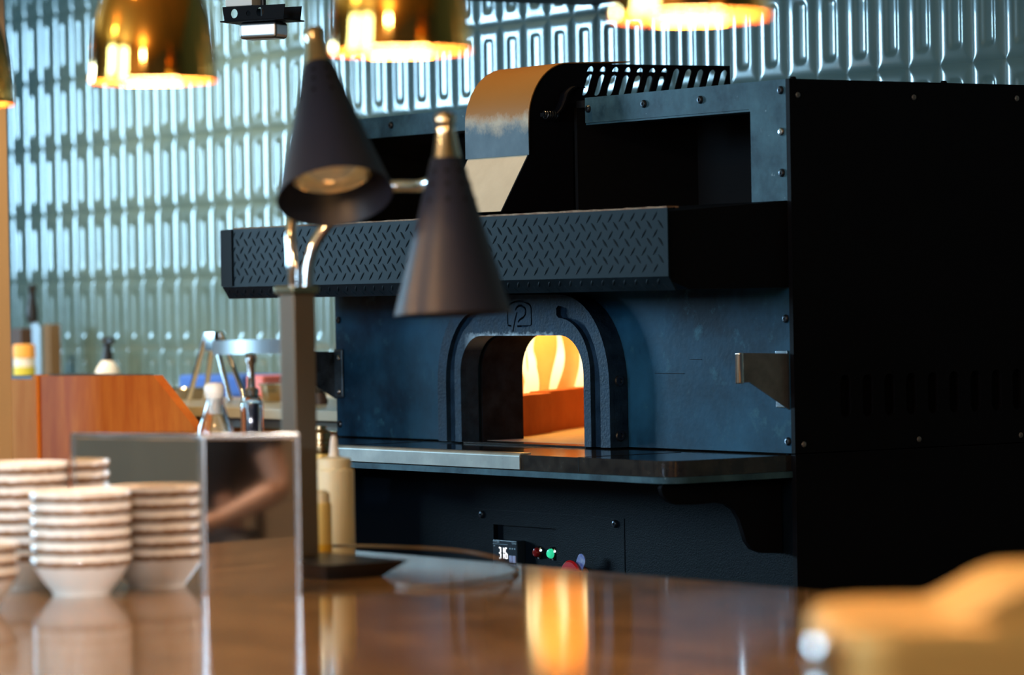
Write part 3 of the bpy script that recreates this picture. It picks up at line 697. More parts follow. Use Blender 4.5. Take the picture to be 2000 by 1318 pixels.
b = bmesh.new(); sheet(b, [[(4.5055, 1.521), (4.580, 1.6448), (4.584, 1.6448), (4.510, 1.521)]], (HX0 + 0.004, 0, 0), (0, 1, 0), (0, 0, 1), (HX1 - HX0 - 0.009, 0, 0))
link('hood_deflector', b, 'deflector_coat', oven)
# damper lever: a curved strap and its spring bolt
lv = spline([(4.640, 1.736), (4.652, 1.748), (4.662, 1.766), (4.670, 1.783), (4.690, 1.796), (4.715, 1.795)], 6)
b = bmesh.new(); prev = None
for p in lv:
    y, z = p[0], p[1]
    cur = [bm_v for bm_v in (b.verts.new((-6.398, y, z)), b.verts.new((-6.372, y, z)), b.verts.new((-6.372, y + 0.003, z - 0.003)), b.verts.new((-6.398, y + 0.003, z - 0.003)))]
    if prev:
        for k in range(4): b.faces.new((prev[k], prev[(k + 1) % 4], cur[(k + 1) % 4], cur[k]))
    else: b.faces.new(cur)
    prev = cur
b.faces.new(prev)
sheet(b, [[(p[0], p[1]) for p in lv] + [(4.715, 1.765), (4.70, 1.755), (4.68, 1.73), (4.655, 1.72)]], (-6.399, 0, 0), (0, 1, 0), (0, 0, 1), (0.003, 0, 0))
dl = link('damper_lever', b, 'black_paint', oven)
b = bmesh.new(); hx = [(-6.386 + 0.008 * math.cos(t), 4.612 + 0.032 * t / 31.4, 1.732 + 0.008 * math.sin(t)) for t in np.linspace(0, 31.4, 70)]
tube(b, [Vector(p) for p in hx], 0.0018, 6); box(b, (-6.39, 4.605, 1.728), (-6.382, 4.65, 1.736))
link('spring_bolt', b, 'screw', dl)

# side brackets that carry a tool rail
b = bmesh.new(); sheet(b, [[(4.568, 1.212), (4.688, 1.208), (4.688, 1.093), (4.585, 1.152), (4.568, 1.152)]], (-5.655, 0, 0), (0, 1, 0), (0, 0, 1), (0.004, 0, 0))
rb = link('rail_bracket', b, 'dull_steel', oven)
link('rolled_end', lathe(bmesh.new(), [(0, 1.150), (0.008, 1.150), (0.009, 1.152), (0.009, 1.210), (0.008, 1.212), (0, 1.212)], 16, at((-5.655, 4.562, 0))), 'chrome', rb)
link('mounting_plate', bx((-5.69, YF - 0.006, 1.097), (-5.651, YF - 0.001, 1.214), 0.002), 'bright_screw', rb)
b = bmesh.new(); sheet(b, [[(4.568, 1.212), (4.688, 1.208), (4.688, 1.093), (4.585, 1.152), (4.568, 1.152)]], (-7.378, 0, 0), (0, 1, 0), (0, 0, 1), (0.004, 0, 0))
lb = link('rail_bracket', b, 'dark_bracket', oven)
link('mounting_plate', bx((-7.376, YF - 0.006, 1.097), (-7.339, YF - 0.001, 1.214), 0.0035, 3), 'dark_bracket', lb)
for z in (1.192, 1.111): link('screw', screw_bm(bmesh.new(), (-7.353, YF - 0.006, z), (0, -1, 0), 0.0075, 0.005), 'bright_screw', lb)

# ------------------------------------------------------------------ serving counter in front
ZS = 0.868                                                     # height of the serving counter
def on(px, py): return pt(px, py, Z=ZS)                        # the spot of the counter seen at a pixel
def big(prof, k=1.074): return [(r * k, z * k) for r, z in prof]
ctr = empty('serving_counter', (-4.5, 2.4, 0), 'long polished dark brown serving counter reflecting the oven fire', 'counter')
link('counter_top', bx((-9.0, 1.95, ZS - 0.04), (-1.2, 3.60, ZS), 0.004), 'counter_top', ctr)
link('counter_body', bx((-8.9, 2.05, 0), (-1.3, 3.42, ZS - 0.04)), 'counter_body', ctr)

# hanging brass heat lamps over the counter
def pendant(loc):
    r = empty('pendant_heat_lamp', loc, 'x', 'lamp', 'brass heat lamps hanging over the counter'); x, y, z = loc
    prof = [(0.095, 0), (0.0945, 0.012), (0.0925, 0.04), (0.0892, 0.068), (0.084, 0.094), (0.076, 0.120), (0.065, 0.143), (0.051, 0.163), (0.036, 0.178), (0.024, 0.186), (0.02, 0.20), (0.019, 0.225), (0, 0.227)]
    link('shade', lathe(bmesh.new(), prof, 64, at(loc)), 'brass', r, smooth=60)
    inn = [(0.0935, 0.0005), (0.0912, 0.04), (0.088, 0.068), (0.0828, 0.093), (0.0748, 0.118), (0.0638, 0.141), (0.0495, 0.161), (0.02, 0.178), (0, 0.179)]
    link('shade_lining', lathe(bmesh.new(), inn, 64, at(loc)), 'brass_inside', r, smooth=60)
    link('rim', lathe(bmesh.new(), [(0.0935, 0.0005), (0.0935, -0.003), (0.0965, -0.003), (0.0965, 0.006), (0.095, 0.006)], 64, at(loc)), 'brass', r)
    link('bulb', lathe(bmesh.new(), [(0, 0.012), (0.03, 0.018), (0.048, 0.036), (0.05, 0.052), (0.04, 0.08), (0.02, 0.12), (0.018, 0.15)], 32, at(loc)), 'bulb_warm', r, smooth=60)
    link('cord', tube(bmesh.new(), [Vector((x, y, z + 0.22)), Vector((x, y, ZC - 0.001))], 0.005, 8), 'black_plastic', r)
    point('lamp_glow', (x, y, z + 0.008), 12, (1.0, 0.58, 0.24), 0.045)
    return r
names = ['brass pendant heat lamp cut off at the left edge of the photo', 'whole brass dome pendant heat lamp in front of the tiles at upper left',
         'brass pendant heat lamp above the gap between the two black cone lamps', 'largest brass pendant heat lamp, at top above the oven hood',
         'brass pendant heat lamp hanging right above the golden serving dish']
first = None
for i, x in enumerate((-5.300, -4.650, -3.985, -3.36, -2.70)):
    if i == 0:
        first = pendant((x, 2.645, 1.664)); o = first
    else:
        o = copy_tree(first); o.location = (x, 2.645, 1.664)
        point('lamp_glow', (x, 2.645, 1.672), 30 if i == 4 else 12, (1.0, 0.58, 0.24), 0.045)
    o['label'] = names[i]

# carving station: black foot, square post, two necks, two cone lamps
PX, PY = -5.225, 3.245
cs = empty('carving_lamp', (PX, PY, ZS), 'steel post heat lamp station with two black cone lamp heads', 'lamp')
b = bmesh.new()
z0, z1 = ZS + 0.0003, ZS + 0.027
vb = [b.verts.new(p) for p in ((-5.42, 3.175, z0), (-5.035, 3.175, z0), (-5.035, 3.285, z0), (-5.42, 3.285, z0))]; vt = [b.verts.new(p) for p in ((-5.44, 3.155, z1), (-5.007, 3.155, z1), (-5.007, 3.322, z1), (-5.44, 3.322, z1))]
b.faces.new(vb[::-1]); b.faces.new(vt)
for i in range(4): b.faces.new((vb[i], vb[(i + 1) % 4], vt[(i + 1) % 4], vt[i]))
link('foot', b, 'black_plastic', cs)
rot = Matrix.Translation(Vector((PX, PY, 0))) @ Matrix.Rotation(math.radians(3), 4, 'Z')
link('post', bx((-0.0225, -0.0225, z1), (0.0225, 0.0225, 1.344), 0.003, 2, rot), 'post_steel', cs)
link('post_cap', bx((-0.028, -0.028, 1.344), (0.028, 0.028, 1.358), 0.003, 2, rot), 'gold_steel', cs)
def cone_lamp(tip, axis, D):
    """a cone lamp head: tip position and the direction its mouth looks"""
    mt = frame_from(axis, tip); sub = None
    neck = [(0.0, 0.0), (0.014, 0.0), (0.0165, 0.003), (0.0165, 0.014), (0.0145, 0.018), (0.0155, 0.03), (0.019, 0.052), (0.0225, 0.068), (0.0, 0.068)]
    cone = [(0.0225, 0.067), (0.024, 0.068), (0.055, 0.184), (0.0885, 0.300), (0.0895, 0.303), (0.088, 0.3035), (0.0865, 0.301), (0.055, 0.190), (0.04, 0.14)]
    c = link('cone_shade', lathe(bmesh.new(), big(cone), 64, mt), 'cone_paint', cs, smooth=50)
    link('neck', lathe(bmesh.new(), big(neck), 32, mt), 'nickel', c, smooth=50)
    link('reflector', lathe(bmesh.new(), big([(0.068, 0.256), (0.055, 0.206), (0.04, 0.17), (0.02, 0.155), (0, 0.152)]), 40, mt), 'reflector', c, smooth=60)
    link('bulb', lathe(bmesh.new(), big([(0, 0.265), (0.03, 0.26), (0.045, 0.245), (0.046, 0.232), (0.03, 0.2), (0.016, 0.175)]), 32, mt), 'bulb_clear', c, smooth=60)
    b = bmesh.new(); s = math.atan2(0.065, 0.232)
    for k in range(18):
        ang = 2 * math.pi * k / 18
        for h in ((0.088, 0.108, 0.132) if k % 2 == 0 else ()):
            rr = 0.024 + (h - 0.068) * 0.277
            n = Vector((math.cos(ang) * math.cos(s), math.sin(ang) * math.cos(s), -math.sin(s)))
            lathe(b, [(0.0036, 0), (0.0036, 0.0006), (0, 0.0007)], 10, mt @ frame_from(n, (1.074 * rr * math.cos(ang), 1.074 * rr * math.sin(ang), 1.074 * h)))
    link('vent_holes', b, 'black_inside', c)
    return c
tipA = pt(614, 60, D=6.02); axA = pt(655, 389, D=5.865) - tipA
tipB = pt(869, 222, D=5.82); axB = pt(884, 588, D=5.81) - tipB
cone_lamp(tipA, axA, 6.02); cone_lamp(tipB, axB, 5.82)
tA = spline([pt(573, 562, D=6.145), pt(571, 500, D=6.145), pt(570, 440, D=6.16), pt(590, 330, D=6.21), pt(612, 190, D=6.19), pt(616, 110, D=6.13), pt(614, 72, D=6.05), tipA + axA.normalized() * 0.006], 14)
tB = spline([pt(600, 562, D=6.135), pt(603, 520, D=6.135), pt(616, 475, D=6.135), pt(646, 432, D=6.135), pt(700, 382, D=6.135), pt(765, 364, D=6.10), pt(825, 362, D=6.05), pt(858, 340, D=5.98), pt(868, 290, D=5.93), pt(869, 238, D=5.885), tipB + axB.normalized() * 0.006], 12)
for t in (tA, tB): link('flexible_neck', tube(bmesh.new(), t, 0.0105, 14, ribs=True), 'chrome', cs, smooth=60)

# polished steel box, open at the top
bc = on(398, 1161); e1 = Vector((-0.963, -0.270, 0)); be = on(584, 1159) - bc; be.z = 0; WB = be.length; e2 = be.normalized()
sb = empty('steel_box', bc, 'polished stainless steel box standing beside the white bowls', 'box')
mt = Matrix(((e1.x, e2.x, 0, bc.x), (e1.y, e2.y, 0, bc.y), (0, 0, 1, ZS + 0.0003), (0, 0, 0, 1)))
LB, HB = 0.292, 0.2520
link('end_panel', bx((-0.002, 0, 0), (0.0, WB, HB), 0, 2, mt), 'mirror_steel', sb)
link('side_panel', bx((0, 0, 0), (LB, 0.002, HB), 0, 2, mt), 'mirror_steel', sb)
link('side_panel', bx((0, WB - 0.002, 0), (LB, WB, HB), 0, 2, mt), 'mirror_steel', sb)
link('end_panel', bx((LB - 0.002, 0.002, 0), (LB, WB - 0.002, HB), 0, 2, mt), 'mirror_steel', sb)
link('bottom', bx((0, 0.002, 0), (LB - 0.002, WB - 0.002, 0.002), 0, 2, mt), 'mirror_steel', sb)
b = bmesh.new()
for q in ((-0.004, -0.003), (-0.004, WB - 0.005), (LB - 0.006, -0.003)): box(b, (q[0], q[1], 0), (q[0] + 0.009, q[1] + 0.008, HB), 0.003, 2, mt)
box(b, (-0.004, -0.002, HB - 0.006), (0.004, WB + 0.002, HB + 0.003), 0.002, 2, mt); box(b, (0.004, -0.004, HB - 0.006), (LB, 0.003, HB + 0.002), 0.002, 2, mt)
link('edge_trim', b, 'steel', sb)

# ------------------------------------------------------------------ bowls
def bowl_mesh():
    prof = [(0, 0.001), (0.036, 0.0), (0.0425, 0.0), (0.0435, 0.004), (0.051, 0.013), (0.062, 0.028), (0.071, 0.042), (0.0735, 0.046), (0.0748, 0.049), (0.0748, 0.0575), (0.0735, 0.0585), (0.0715, 0.056), (0.069, 0.044), (0.06, 0.027), (0.047, 0.014), (0.03, 0.009), (0, 0.008)]
    return lathe(bmesh.new(), prof, 56)
bowl0 = None
ordn = ['bottom', 'second from bottom', 'third from bottom', 'fourth from bottom', 'fifth from bottom', 'sixth from bottom', 'seventh from bottom', 'eighth from bottom', 'ninth from bottom']
def stack(base, n, step, where, group, scale=1.0):
    global bowl0
    for i in range(n):
        if bowl0 is None:
            bowl0 = link('bowl', bowl_mesh(), 'stoneware', smooth=60); o = bowl0
        else:
            o = bowl0.copy(); col.objects.link(o)
        o.location = (base[0], base[1], base[2] + i * step * 1.074); o.rotation_euler = (0, 0, i * 0.9)
        o.scale = (scale * 1.074,) * 3
        nm = 'topmost' if i == n - 1 else ordn[i]
        tag(o, 'white brown-rimmed bowl, %s in %s' % (nm, where), 'bowl', group)
stack(on(160, 1160), 6, 0.0192, 'the low stack beside the steel box', 'bowls of the front stack')
stack(on(40, 1148), 8, 0.0188, 'the taller stack at left behind', 'bowls of the taller stack', 1.04)
stack(on(-65, 1190), 3, 0.0188, 'the stack at the left edge', 'bowls of the edge stack')

# ------------------------------------------------------------------ bottles by the carving station
def squeeze(name, loc, r, h, body, label, fill=None, nozzle=True):
    o = empty(name, loc, label, 'bottle', 'squeeze bottles behind the lamp post')
    link('body', lathe(bmesh.new(), [(0, 0), (r * 0.96, 0), (r, 0.004), (r, h - 0.006), (r * 0.97, h - 0.001), (r * 0.93, h), (r * 0.6, h + 0.001)], 40, at(loc)), body, o, smooth=50)
    c = link('cap', lathe(bmesh.new(), [(r * 0.86, h), (r * 0.86, h + 0.015), (r * 0.82, h + 0.018), (r * 0.5, h + 0.02), (0.012, h + 0.022)], 40, at(loc)), 'squeeze_plastic', o, smooth=40)
    if nozzle: link('nozzle', lathe(bmesh.new(), [(0.012, h + 0.02), (0.0095, h + 0.024), (0.0055, h + 0.056), (0.003, h + 0.06), (0, h + 0.06)], 20, at(loc)), 'white_plastic', c, smooth=50)
    if fill: link('sauce', lathe(bmesh.new(), [(r * 1.004, 0.006), (r * 1.004, fill)], 40, at(loc)), 'mustard', o)
    return o
q = on(656, 1087); squeeze('squeeze_bottle', (q.x, q.y, ZS), 0.036, 0.160, 'squeeze_plastic', 'tall cream squeeze bottle with pointed nozzle beside the lamp post')
q = on(632, 1092); squeeze('squeeze_bottle', (q.x + 0.05, q.y - 0.035, ZS), 0.0185, 0.105, 'oil_yellow', 'short yellowish squeeze bottle with mustard at its bottom, in front of the tall one', fill=0.032, nozzle=False)
q = on(630, 1068); L6 = (q.x - 0.02, q.y + 0.01, ZS)
sj = empty('sauce_jar', L6, 'jar with a stacked metal cap beside the tall squeeze bottle', 'jar')
link('body', lathe(bmesh.new(), big([(0, 0), (0.026, 0), (0.027, 0.003), (0.027, 0.15), (0.02, 0.165)]), 32, at(L6)), 'oil_yellow', sj)
link('cap', lathe(bmesh.new(), big([(0.022, 0.164), (0.024, 0.168), (0.024, 0.178), (0.018, 0.18), (0.018, 0.186), (0.021, 0.188), (0.021, 0.2), (0.012, 0.206), (0.012, 0.212), (0, 0.214)]), 32, at(L6)), 'gold_steel', sj)
# glass cruet and pump bottle behind the steel box
L0 = tuple(on(425, 1093))
oc = empty('oil_cruet', L0, 'round clear glass oil cruet with a white stopper', 'bottle')
link('glass_body', lathe(bmesh.new(), big([(0, 0.002), (0.026, 0.0), (0.03, 0.004), (0.032, 0.10), (0.031, 0.2), (0.029, 0.222), (0.021, 0.245), (0.015, 0.262), (0.0145, 0.272), (0.0125, 0.272), (0.0125, 0.262), (0.019, 0.243), (0.027, 0.22), (0.029, 0.2), (0.03, 0.1), (0.028, 0.007), (0, 0.006)]), 36, at(L0)), 'glass', oc, smooth=60)
link('stopper', lathe(bmesh.new(), big([(0.011, 0.245), (0.012, 0.268), (0.0165, 0.278), (0.017, 0.292), (0.013, 0.297), (0, 0.298)]), 28, at(L0)), 'white_plastic', oc, smooth=50)
L1 = tuple(on(497, 1082))
pb = empty('pump_bottle', L1, 'slim glass bottle of dark liquid with a pump spout', 'bottle')
link('glass_body', lathe(bmesh.new(), big([(0, 0.002), (0.018, 0), (0.0195, 0.003), (0.0195, 0.255), (0.017, 0.268), (0.011, 0.272), (0.011, 0.268), (0.0165, 0.262), (0.018, 0.25), (0.018, 0.006), (0, 0.005)]), 32, at(L1)), 'glass', pb, smooth=60)
link('liquid', lathe(bmesh.new(), big([(0, 0.007), (0.012, 0.007), (0.012, 0.26), (0, 0.26)]), 24, at(L1)), 'dark_liquid', pb)
link('pump', lathe(bmesh.new(), big([(0.012, 0.268), (0.013, 0.282), (0.007, 0.286), (0.006, 0.325), (0.009, 0.33), (0.009, 0.342), (0, 0.345)]), 24, at(L1)), 'chrome', pb, smooth=50)
# stiff cord looping over the counter
def lift(px, py, y): return pt(px, py, Y=y)
flat = lambda px, py: pt(px, py, Z=ZS + 0.0045)
crd = spline([lift(596, 1066, 3.41), lift(700, 1066, 3.43), lift(800, 1069, 3.44), lift(900, 1076, 3.44), lift(975, 1091, 3.44), flat(1008, 1110), flat(1008, 1118), flat(960, 1131), flat(880, 1143), flat(820, 1146), flat(775, 1141)], 8)
for p in crd: p.z = max(p.z, ZS + 0.0045)
co = empty('power_cord', (crd[30].x, crd[30].y, ZS), 'thin brown cord looping over the counter before the oven controls', 'cord')
link('cable', tube(bmesh.new(), crd, 0.0026, 10), 'cord_brown', co, smooth=60)

# ------------------------------------------------------------------ back counter and what stands on it
bk = empty('back_counter', (-9.3, 5.1, 0), 'beige topped kitchen back counter along the tiled wall left of the oven', 'counter')
link('worktop', bx((-11.5, 4.72, 1.036), (-7.42, 5.585, 1.062), 0.003), 'counter_beige', bk)
link('front', bx((-11.4, 4.76, 0), (-7.44, 5.58, 1.036)), 'bench_front', bk)
b = bmesh.new(); box(b, (-7.95, 4.735, 0.995), (-7.45, 4.76, 1.012), 0.003)
link('handle', b, 'gold_steel', bk)
ZK = 1.0623
# wooden serving stand with a slanted end
ws = empty('wooden_stand', (-8.1, 4.46, 0), 'orange wooden stand with a slanted right end beside the column', 'cabinet')
cut = [(-8.368, 0), (-7.49, 0), (-7.49, 0.96), (-7.567, 1.03), (-7.763, 1.155), (-8.368, 1.149)]
b = bmesh.new(); sheet(b, [cut], (0, 4.40, 0), (1, 0, 0), (0, 0, 1), (0, 0.025, 0)); link('front_panel', b, 'wood_orange', ws)
link('corner_post', bx((-8.395, 4.392, 0), (-8.369, 4.43, 1.151), 0.003), 'wood_lit', ws)
link('side_board', bx((-8.60, 4.405, 0), (-8.396, 4.425, 1.138), 0.002), 'wood_lit', ws)
link('top_board', bx((-8.60, 4.426, 1.13), (-8.22, 4.66, 1.148), 0.002), 'dark_wood', ws)
link('back_board', bx((-8.60, 4.64, 0), (-8.22, 4.66, 1.13), 0.002), 'wood_orange', ws)
# chrome tong stand: two splayed pairs of legs and a flat arm
ts = empty('steel_tongs', (-8.4, 4.95, ZK), 'chrome folding stand with splayed legs and a flat steel arm on back counter', 'utensil')
ap = Vector((-8.405, 4.95, 1.252))
for a, c in (((-8.432, 1.252), (-8.522, ZK + 0.004)), ((-8.415, 1.235), (-8.487, ZK + 0.004)), ((-8.392, 1.25), (-8.298, ZK + 0.006)), ((-8.372, 1.25), (-8.272, ZK + 0.008))):
    dy = 0.02 if c[0] in (-8.487, -8.272) else -0.012
    link('leg', tube(bmesh.new(), [Vector((a[0], 4.95 + dy * .3, a[1])), Vector((c[0], 4.95 + dy, c[1]))], 0.0075, 12), 'chrome', ts)
link('bracket', bx((-8.43, 4.935, 1.2), (-8.37, 4.965, 1.255), 0.006), 'steel', ts)
b = bmesh.new(); prev = None
for i in range(25):
    t = i / 24; x = -8.375 + 0.40 * t; y = 4.93 - 0.035 * math.sin(math.pi * min(1, t * 1.0)); zc = 1.211 + 0.006 * t
    cur = [b.verts.new((x, y, zc - 0.019)), b.verts.new((x, y, zc + 0.019)), b.verts.new((x, y + 0.004, zc + 0.019)), b.verts.new((x, y + 0.004, zc - 0.019))]
    if prev:
        for k in range(4): b.faces.new((prev[k], prev[(k + 1) % 4], cur[(k + 1) % 4], cur[k]))
    else: b.faces.new(cur)
    prev = cur
b.faces.new(prev)
link('flat_arm', b, 'brushed_steel', ts, smooth=40)
# spray bottle
L2 = (-9.36, 5.15, ZK)
sp_ = empty('spray_bottle', L2, 'white round bottle with a black nozzle behind the wooden stand', 'bottle')
link('body', lathe(bmesh.new(), [(0, 0), (0.034, 0), (0.037, 0.004), (0.038, 0.06), (0.034, 0.08), (0.022, 0.098), (0.015, 0.106)], 36, at(L2)), 'white_plastic', sp_, smooth=50)
b = lathe(bmesh.new(), [(0.016, 0.104), (0.016, 0.125), (0.012, 0.135), (0.013, 0.16), (0.018, 0.165), (0.016, 0.174), (0, 0.175)], 24, at(L2)); box(b, (L2[0] + 0.005, L2[1] - 0.008, ZK + 0.155), (L2[0] + 0.035, L2[1] + 0.008, ZK + 0.17), 0.003)
link('nozzle', b, 'black_plastic', sp_)
# tub with an orange lid
L3 = (-9.83, 5.12, ZK)
tb_ = empty('seasoning_tub', L3, 'yellow labelled tub with an orange lid beside the column', 'jar')
link('body', lathe(bmesh.new(), [(0, 0), (0.032, 0), (0.033, 0.003), (0.033, 0.115)], 32, at(L3)), 'white_plastic', tb_)
link('label_band', lathe(bmesh.new(), [(0.0335, 0.02), (0.0335, 0.085)], 32, at(L3)), 'yellow_label', tb_)
link('lid', lathe(bmesh.new(), [(0.0345, 0.112), (0.0345, 0.148), (0.032, 0.153), (0, 0.154)], 32, at(L3)), 'orange_lid', tb_)
# knife block and knife
L4 = (-10.3, 5.33, ZK)
kb = empty('knife_block', L4, 'dark wooden knife block partly hidden by the column', 'block')
kx = pt(20, 690, Y=5.3).x; link('block', bx((kx, 5.30, ZK), (kx + 0.075, 5.36, ZK + 0.20), 0.005), 'dark_wood', kb)
kn = empty('kitchen_knife', (-9.975, 5.23, ZK), 'upright knife with a black handle standing above the yellow tub', 'knife')
b = bmesh.new(); sheet(b, [[(-0.022, 0), (0.03, 0), (0.03, 0.205), (0.0, 0.222), (-0.03, 0.222), (-0.024, 0.2)]], (-9.945, 5.22, ZK + 0.001), (1, 0, 0), (0, 0, 1), (0, 0.003, 0))
link('blade', b, 'brushed_steel', kn)
link('handle', tube(bmesh.new(), spline([(-9.965, 5.2215, ZK + 0.218), (-9.968, 5.2215, ZK + 0.26), (-9.965, 5.2215, ZK + 0.31), (-9.961, 5.2215, ZK + 0.335)], 6), lambda t: 0.015 * (1 + 0.25 * math.sin(7 * t)) * (1 if t < 0.9 else 0.8), 14), 'black_plastic', kn, smooth=60)
bo = tag(link('cardboard_box', bx((pt(84, 690, Y=5.48).x, 5.48, ZK), (pt(84, 690, Y=5.48).x + 0.05, 5.52, ZK + 0.21), 0.003), 'brown_card', loc=(pt(100, 690, Y=5.45).x, 5.48, ZK)), 'plain brown cardboard box against the tiles behind the yellow tub', 'box')
# folded blue cloth with a pink packet, steel pans
ct = tag(link('folded_cloth', bx((-9.12, 5.25, ZK), (-8.76, 5.45, ZK + 0.062), 0.012, 3), 'blue_cloth', loc=(-8.95, 5.35, ZK)), 'folded bright blue cloth lying behind the chrome stand', 'cloth')
pk = tag(link('packet', bx((-8.752, 5.26, ZK), (-8.66, 5.4, ZK + 0.062), 0.008, 3), 'pink_plastic', loc=(-8.7, 5.33, ZK)), 'pink packet at the right end of the blue cloth', 'packet')
def pan(loc, r, h, m, label):
    o = empty('steel_pan', loc, label, 'pan')
    link('bowl', lathe(bmesh.new(), [(0, 0.001), (r * 0.86, 0.0), (r * 0.9, 0.003), (r * 0.97, h - 0.004), (r * 1.06, h), (r * 1.06, h + 0.002), (r * 0.95, h), (r * 0.87, 0.006), (0, 0.005)], 40, at(loc)), m, o, smooth=50)
    return o
pan((-8.335, 5.14, ZK), 0.075, 0.045, 'gold_steel', 'round gold toned steel pan right of the chrome stand')
pan((-8.80, 5.08, ZK), 0.10, 0.03, 'steel', 'shallow steel pan between the blue cloth and wooden stand')
# dark mill near the oven
L5 = (-7.95, 5.0, ZK)
pm = empty('pepper_mill', L5, 'dark turned pepper mill with a round shiny top left of the oven', 'mill')
link('mill_body', lathe(bmesh.new(), [(0, 0), (0.022, 0), (0.023, 0.01), (0.017, 0.03)], 28, at(L5)), 'dark_wood', pm, smooth=60)
link('mill_head', lathe(bmesh.new(), [(0.012, 0.028), (0.02, 0.04), (0.022, 0.052), (0.017, 0.066), (0, 0.072)], 28, at(L5)), 'granite', pm, smooth=60)

# ------------------------------------------------------------------ ceiling bracket with a steel can
DB = 7.7
c0 = pt(512, 35, D=DB)
cb = empty('ceiling_bracket', c0, 'black perforated bracket holding a grey metal box under the ceiling', 'fixture')
ux = RT; uy = AX
def lmat(c): return Matrix(((ux.x, uy.x, 0, c.x), (ux.y, uy.y, 0, c.y), (0, 0, 1, c.z), (0, 0, 0, 1)))
mt = lmat(c0) @ Matrix.Rotation(math.radians(-24), 4, 'Z') @ Matrix.Diagonal((0.86, 0.7, 1, 1))
hb = [stadium(-0.055, -0.005, 0.02, 0.0202), stadium(0.018, -0.004, 0.02, 0.0202), stadium(-0.015, -0.006, 0.012, 0.0122)]
b = bmesh.new(); sheet(b, [[(-0.083, -0.02), (0.083, -0.02), (0.088, 0.010), (-0.088, 0.010)]] + hb, (0, -0.055, 0.014), (1, 0, 0), (0, 0, 1), (0, 0.003, 0))
sheet(b, [[(-0.083, -0.02), (0.083, -0.02), (0.088, 0.010), (-0.088, 0.010)]], (0, 0.055, 0.014), (1, 0, 0), (0, 0, 1), (0, 0.003, 0))
box(b, (-0.09, -0.068, -0.009), (0.09, 0.068, -0.006), 0.001)
bmesh.ops.transform(b, matrix=mt, verts=b.verts)
link('bracket', b, 'black_paint', cb)
b = bx((-0.050, -0.04, -0.046), (0.056, 0.04, -0.0095), 0.009, 3, mt); link('grey_box', b, 'brushed_steel', cb)
b = bx((-0.082, -0.05, 0.0245), (-0.006, 0.03, 0.085), 0.003, 2, mt); link('white_box', b, 'white_plastic', cb)
link('stem', tube(bmesh.new(), [mt @ Vector((0.004, 0.0, -0.006)), Vector(((mt @ Vector((0.004, 0, 0))).x, (mt @ Vector((0.004, 0, 0))).y, ZC - 0.001))], 0.006, 10), 'black_plastic', cb)

# ------------------------------------------------------------------ golden lit dish in the near right corner
DD = 3.4; dc = pt(1565, 1172, D=DD)
zr = dc.z
o_ = Vector((dc.x, dc.y, 0)) - AX * 0.30
cdh = empty('serving_dish', (o_.x + RT.x * 0.2, o_.y + RT.y * 0.2, ZS), 'large rounded serving dish glowing golden under the heat lamp, nearest the camera', 'dish')
mt = Matrix(((RT.x, AX.x, 0, o_.x), (RT.y, AX.y, 0, o_.y), (0, 0, 1, ZS + 0.0003), (0, 0, 0, 1)))
HD = zr - ZS
def rounded(x0, x1, y0, y1, r): return arc(x1 - r, y1 - r, r, r, 0, 90, 8) + arc(x0 + r, y1 - r, r, r, 90, 180, 8) + arc(x0 + r, y0 + r, r, r, 180, 270, 8) + arc(x1 - r, y0 + r, r, r, 270, 360, 8)
b = bmesh.new(); rings = []
for g, z in ((0.012, 0), (0.004, 0.004), (0, 0.012), (0, HD - 0.02), (0.003, HD - 0.009), (0.009, HD - 0.003), (0.02, HD)):
    rings.append([b.verts.new((x, y, z)) for x, y in rounded(0.002 + g, 0.46 - g, g, 0.33 - g, 0.062 - g)])
for A, B in zip(rings, rings[1:]):
    for k in range(len(A)): b.faces.new((A[k], A[(k + 1) % len(A)], B[(k + 1) % len(B)], B[k]))
b.faces.new(rings[0]); b.faces.new(rings[-1])
bmesh.ops.transform(b, matrix=mt, verts=b.verts)
link('pan', b, 'dish_steel', cdh, smooth=35)
prof = [(0.112, 0), (0.128, 0.006), (0.165, 0.026), (0.185, 0.033), (0.46, 0.035), (0.46, 0)]
b = bmesh.new(); sheet(b, [prof], (0, 0.03, HD - 0.001), (1, 0, 0), (0, 0, 1), (0, 0.27, 0)); bmesh.ops.transform(b, matrix=mt, verts=b.verts)
link('lid', b, 'dish_steel', cdh, smooth=40)
hp_ = [(0, 0.02)] + [(0.0125 * (0.78 + 0.22 * abs(math.cos(z * math.pi / 0.036))), z) for z in np.linspace(0.02, HD - 0.012, 50)] + [(0.008, HD - 0.006), (0, HD - 0.004)]
link('handle', lathe(bmesh.new(), hp_, 24, mt @ Matrix.Translation(Vector((-0.004, 0.025, 0)))), 'chrome', cdh, smooth=60)

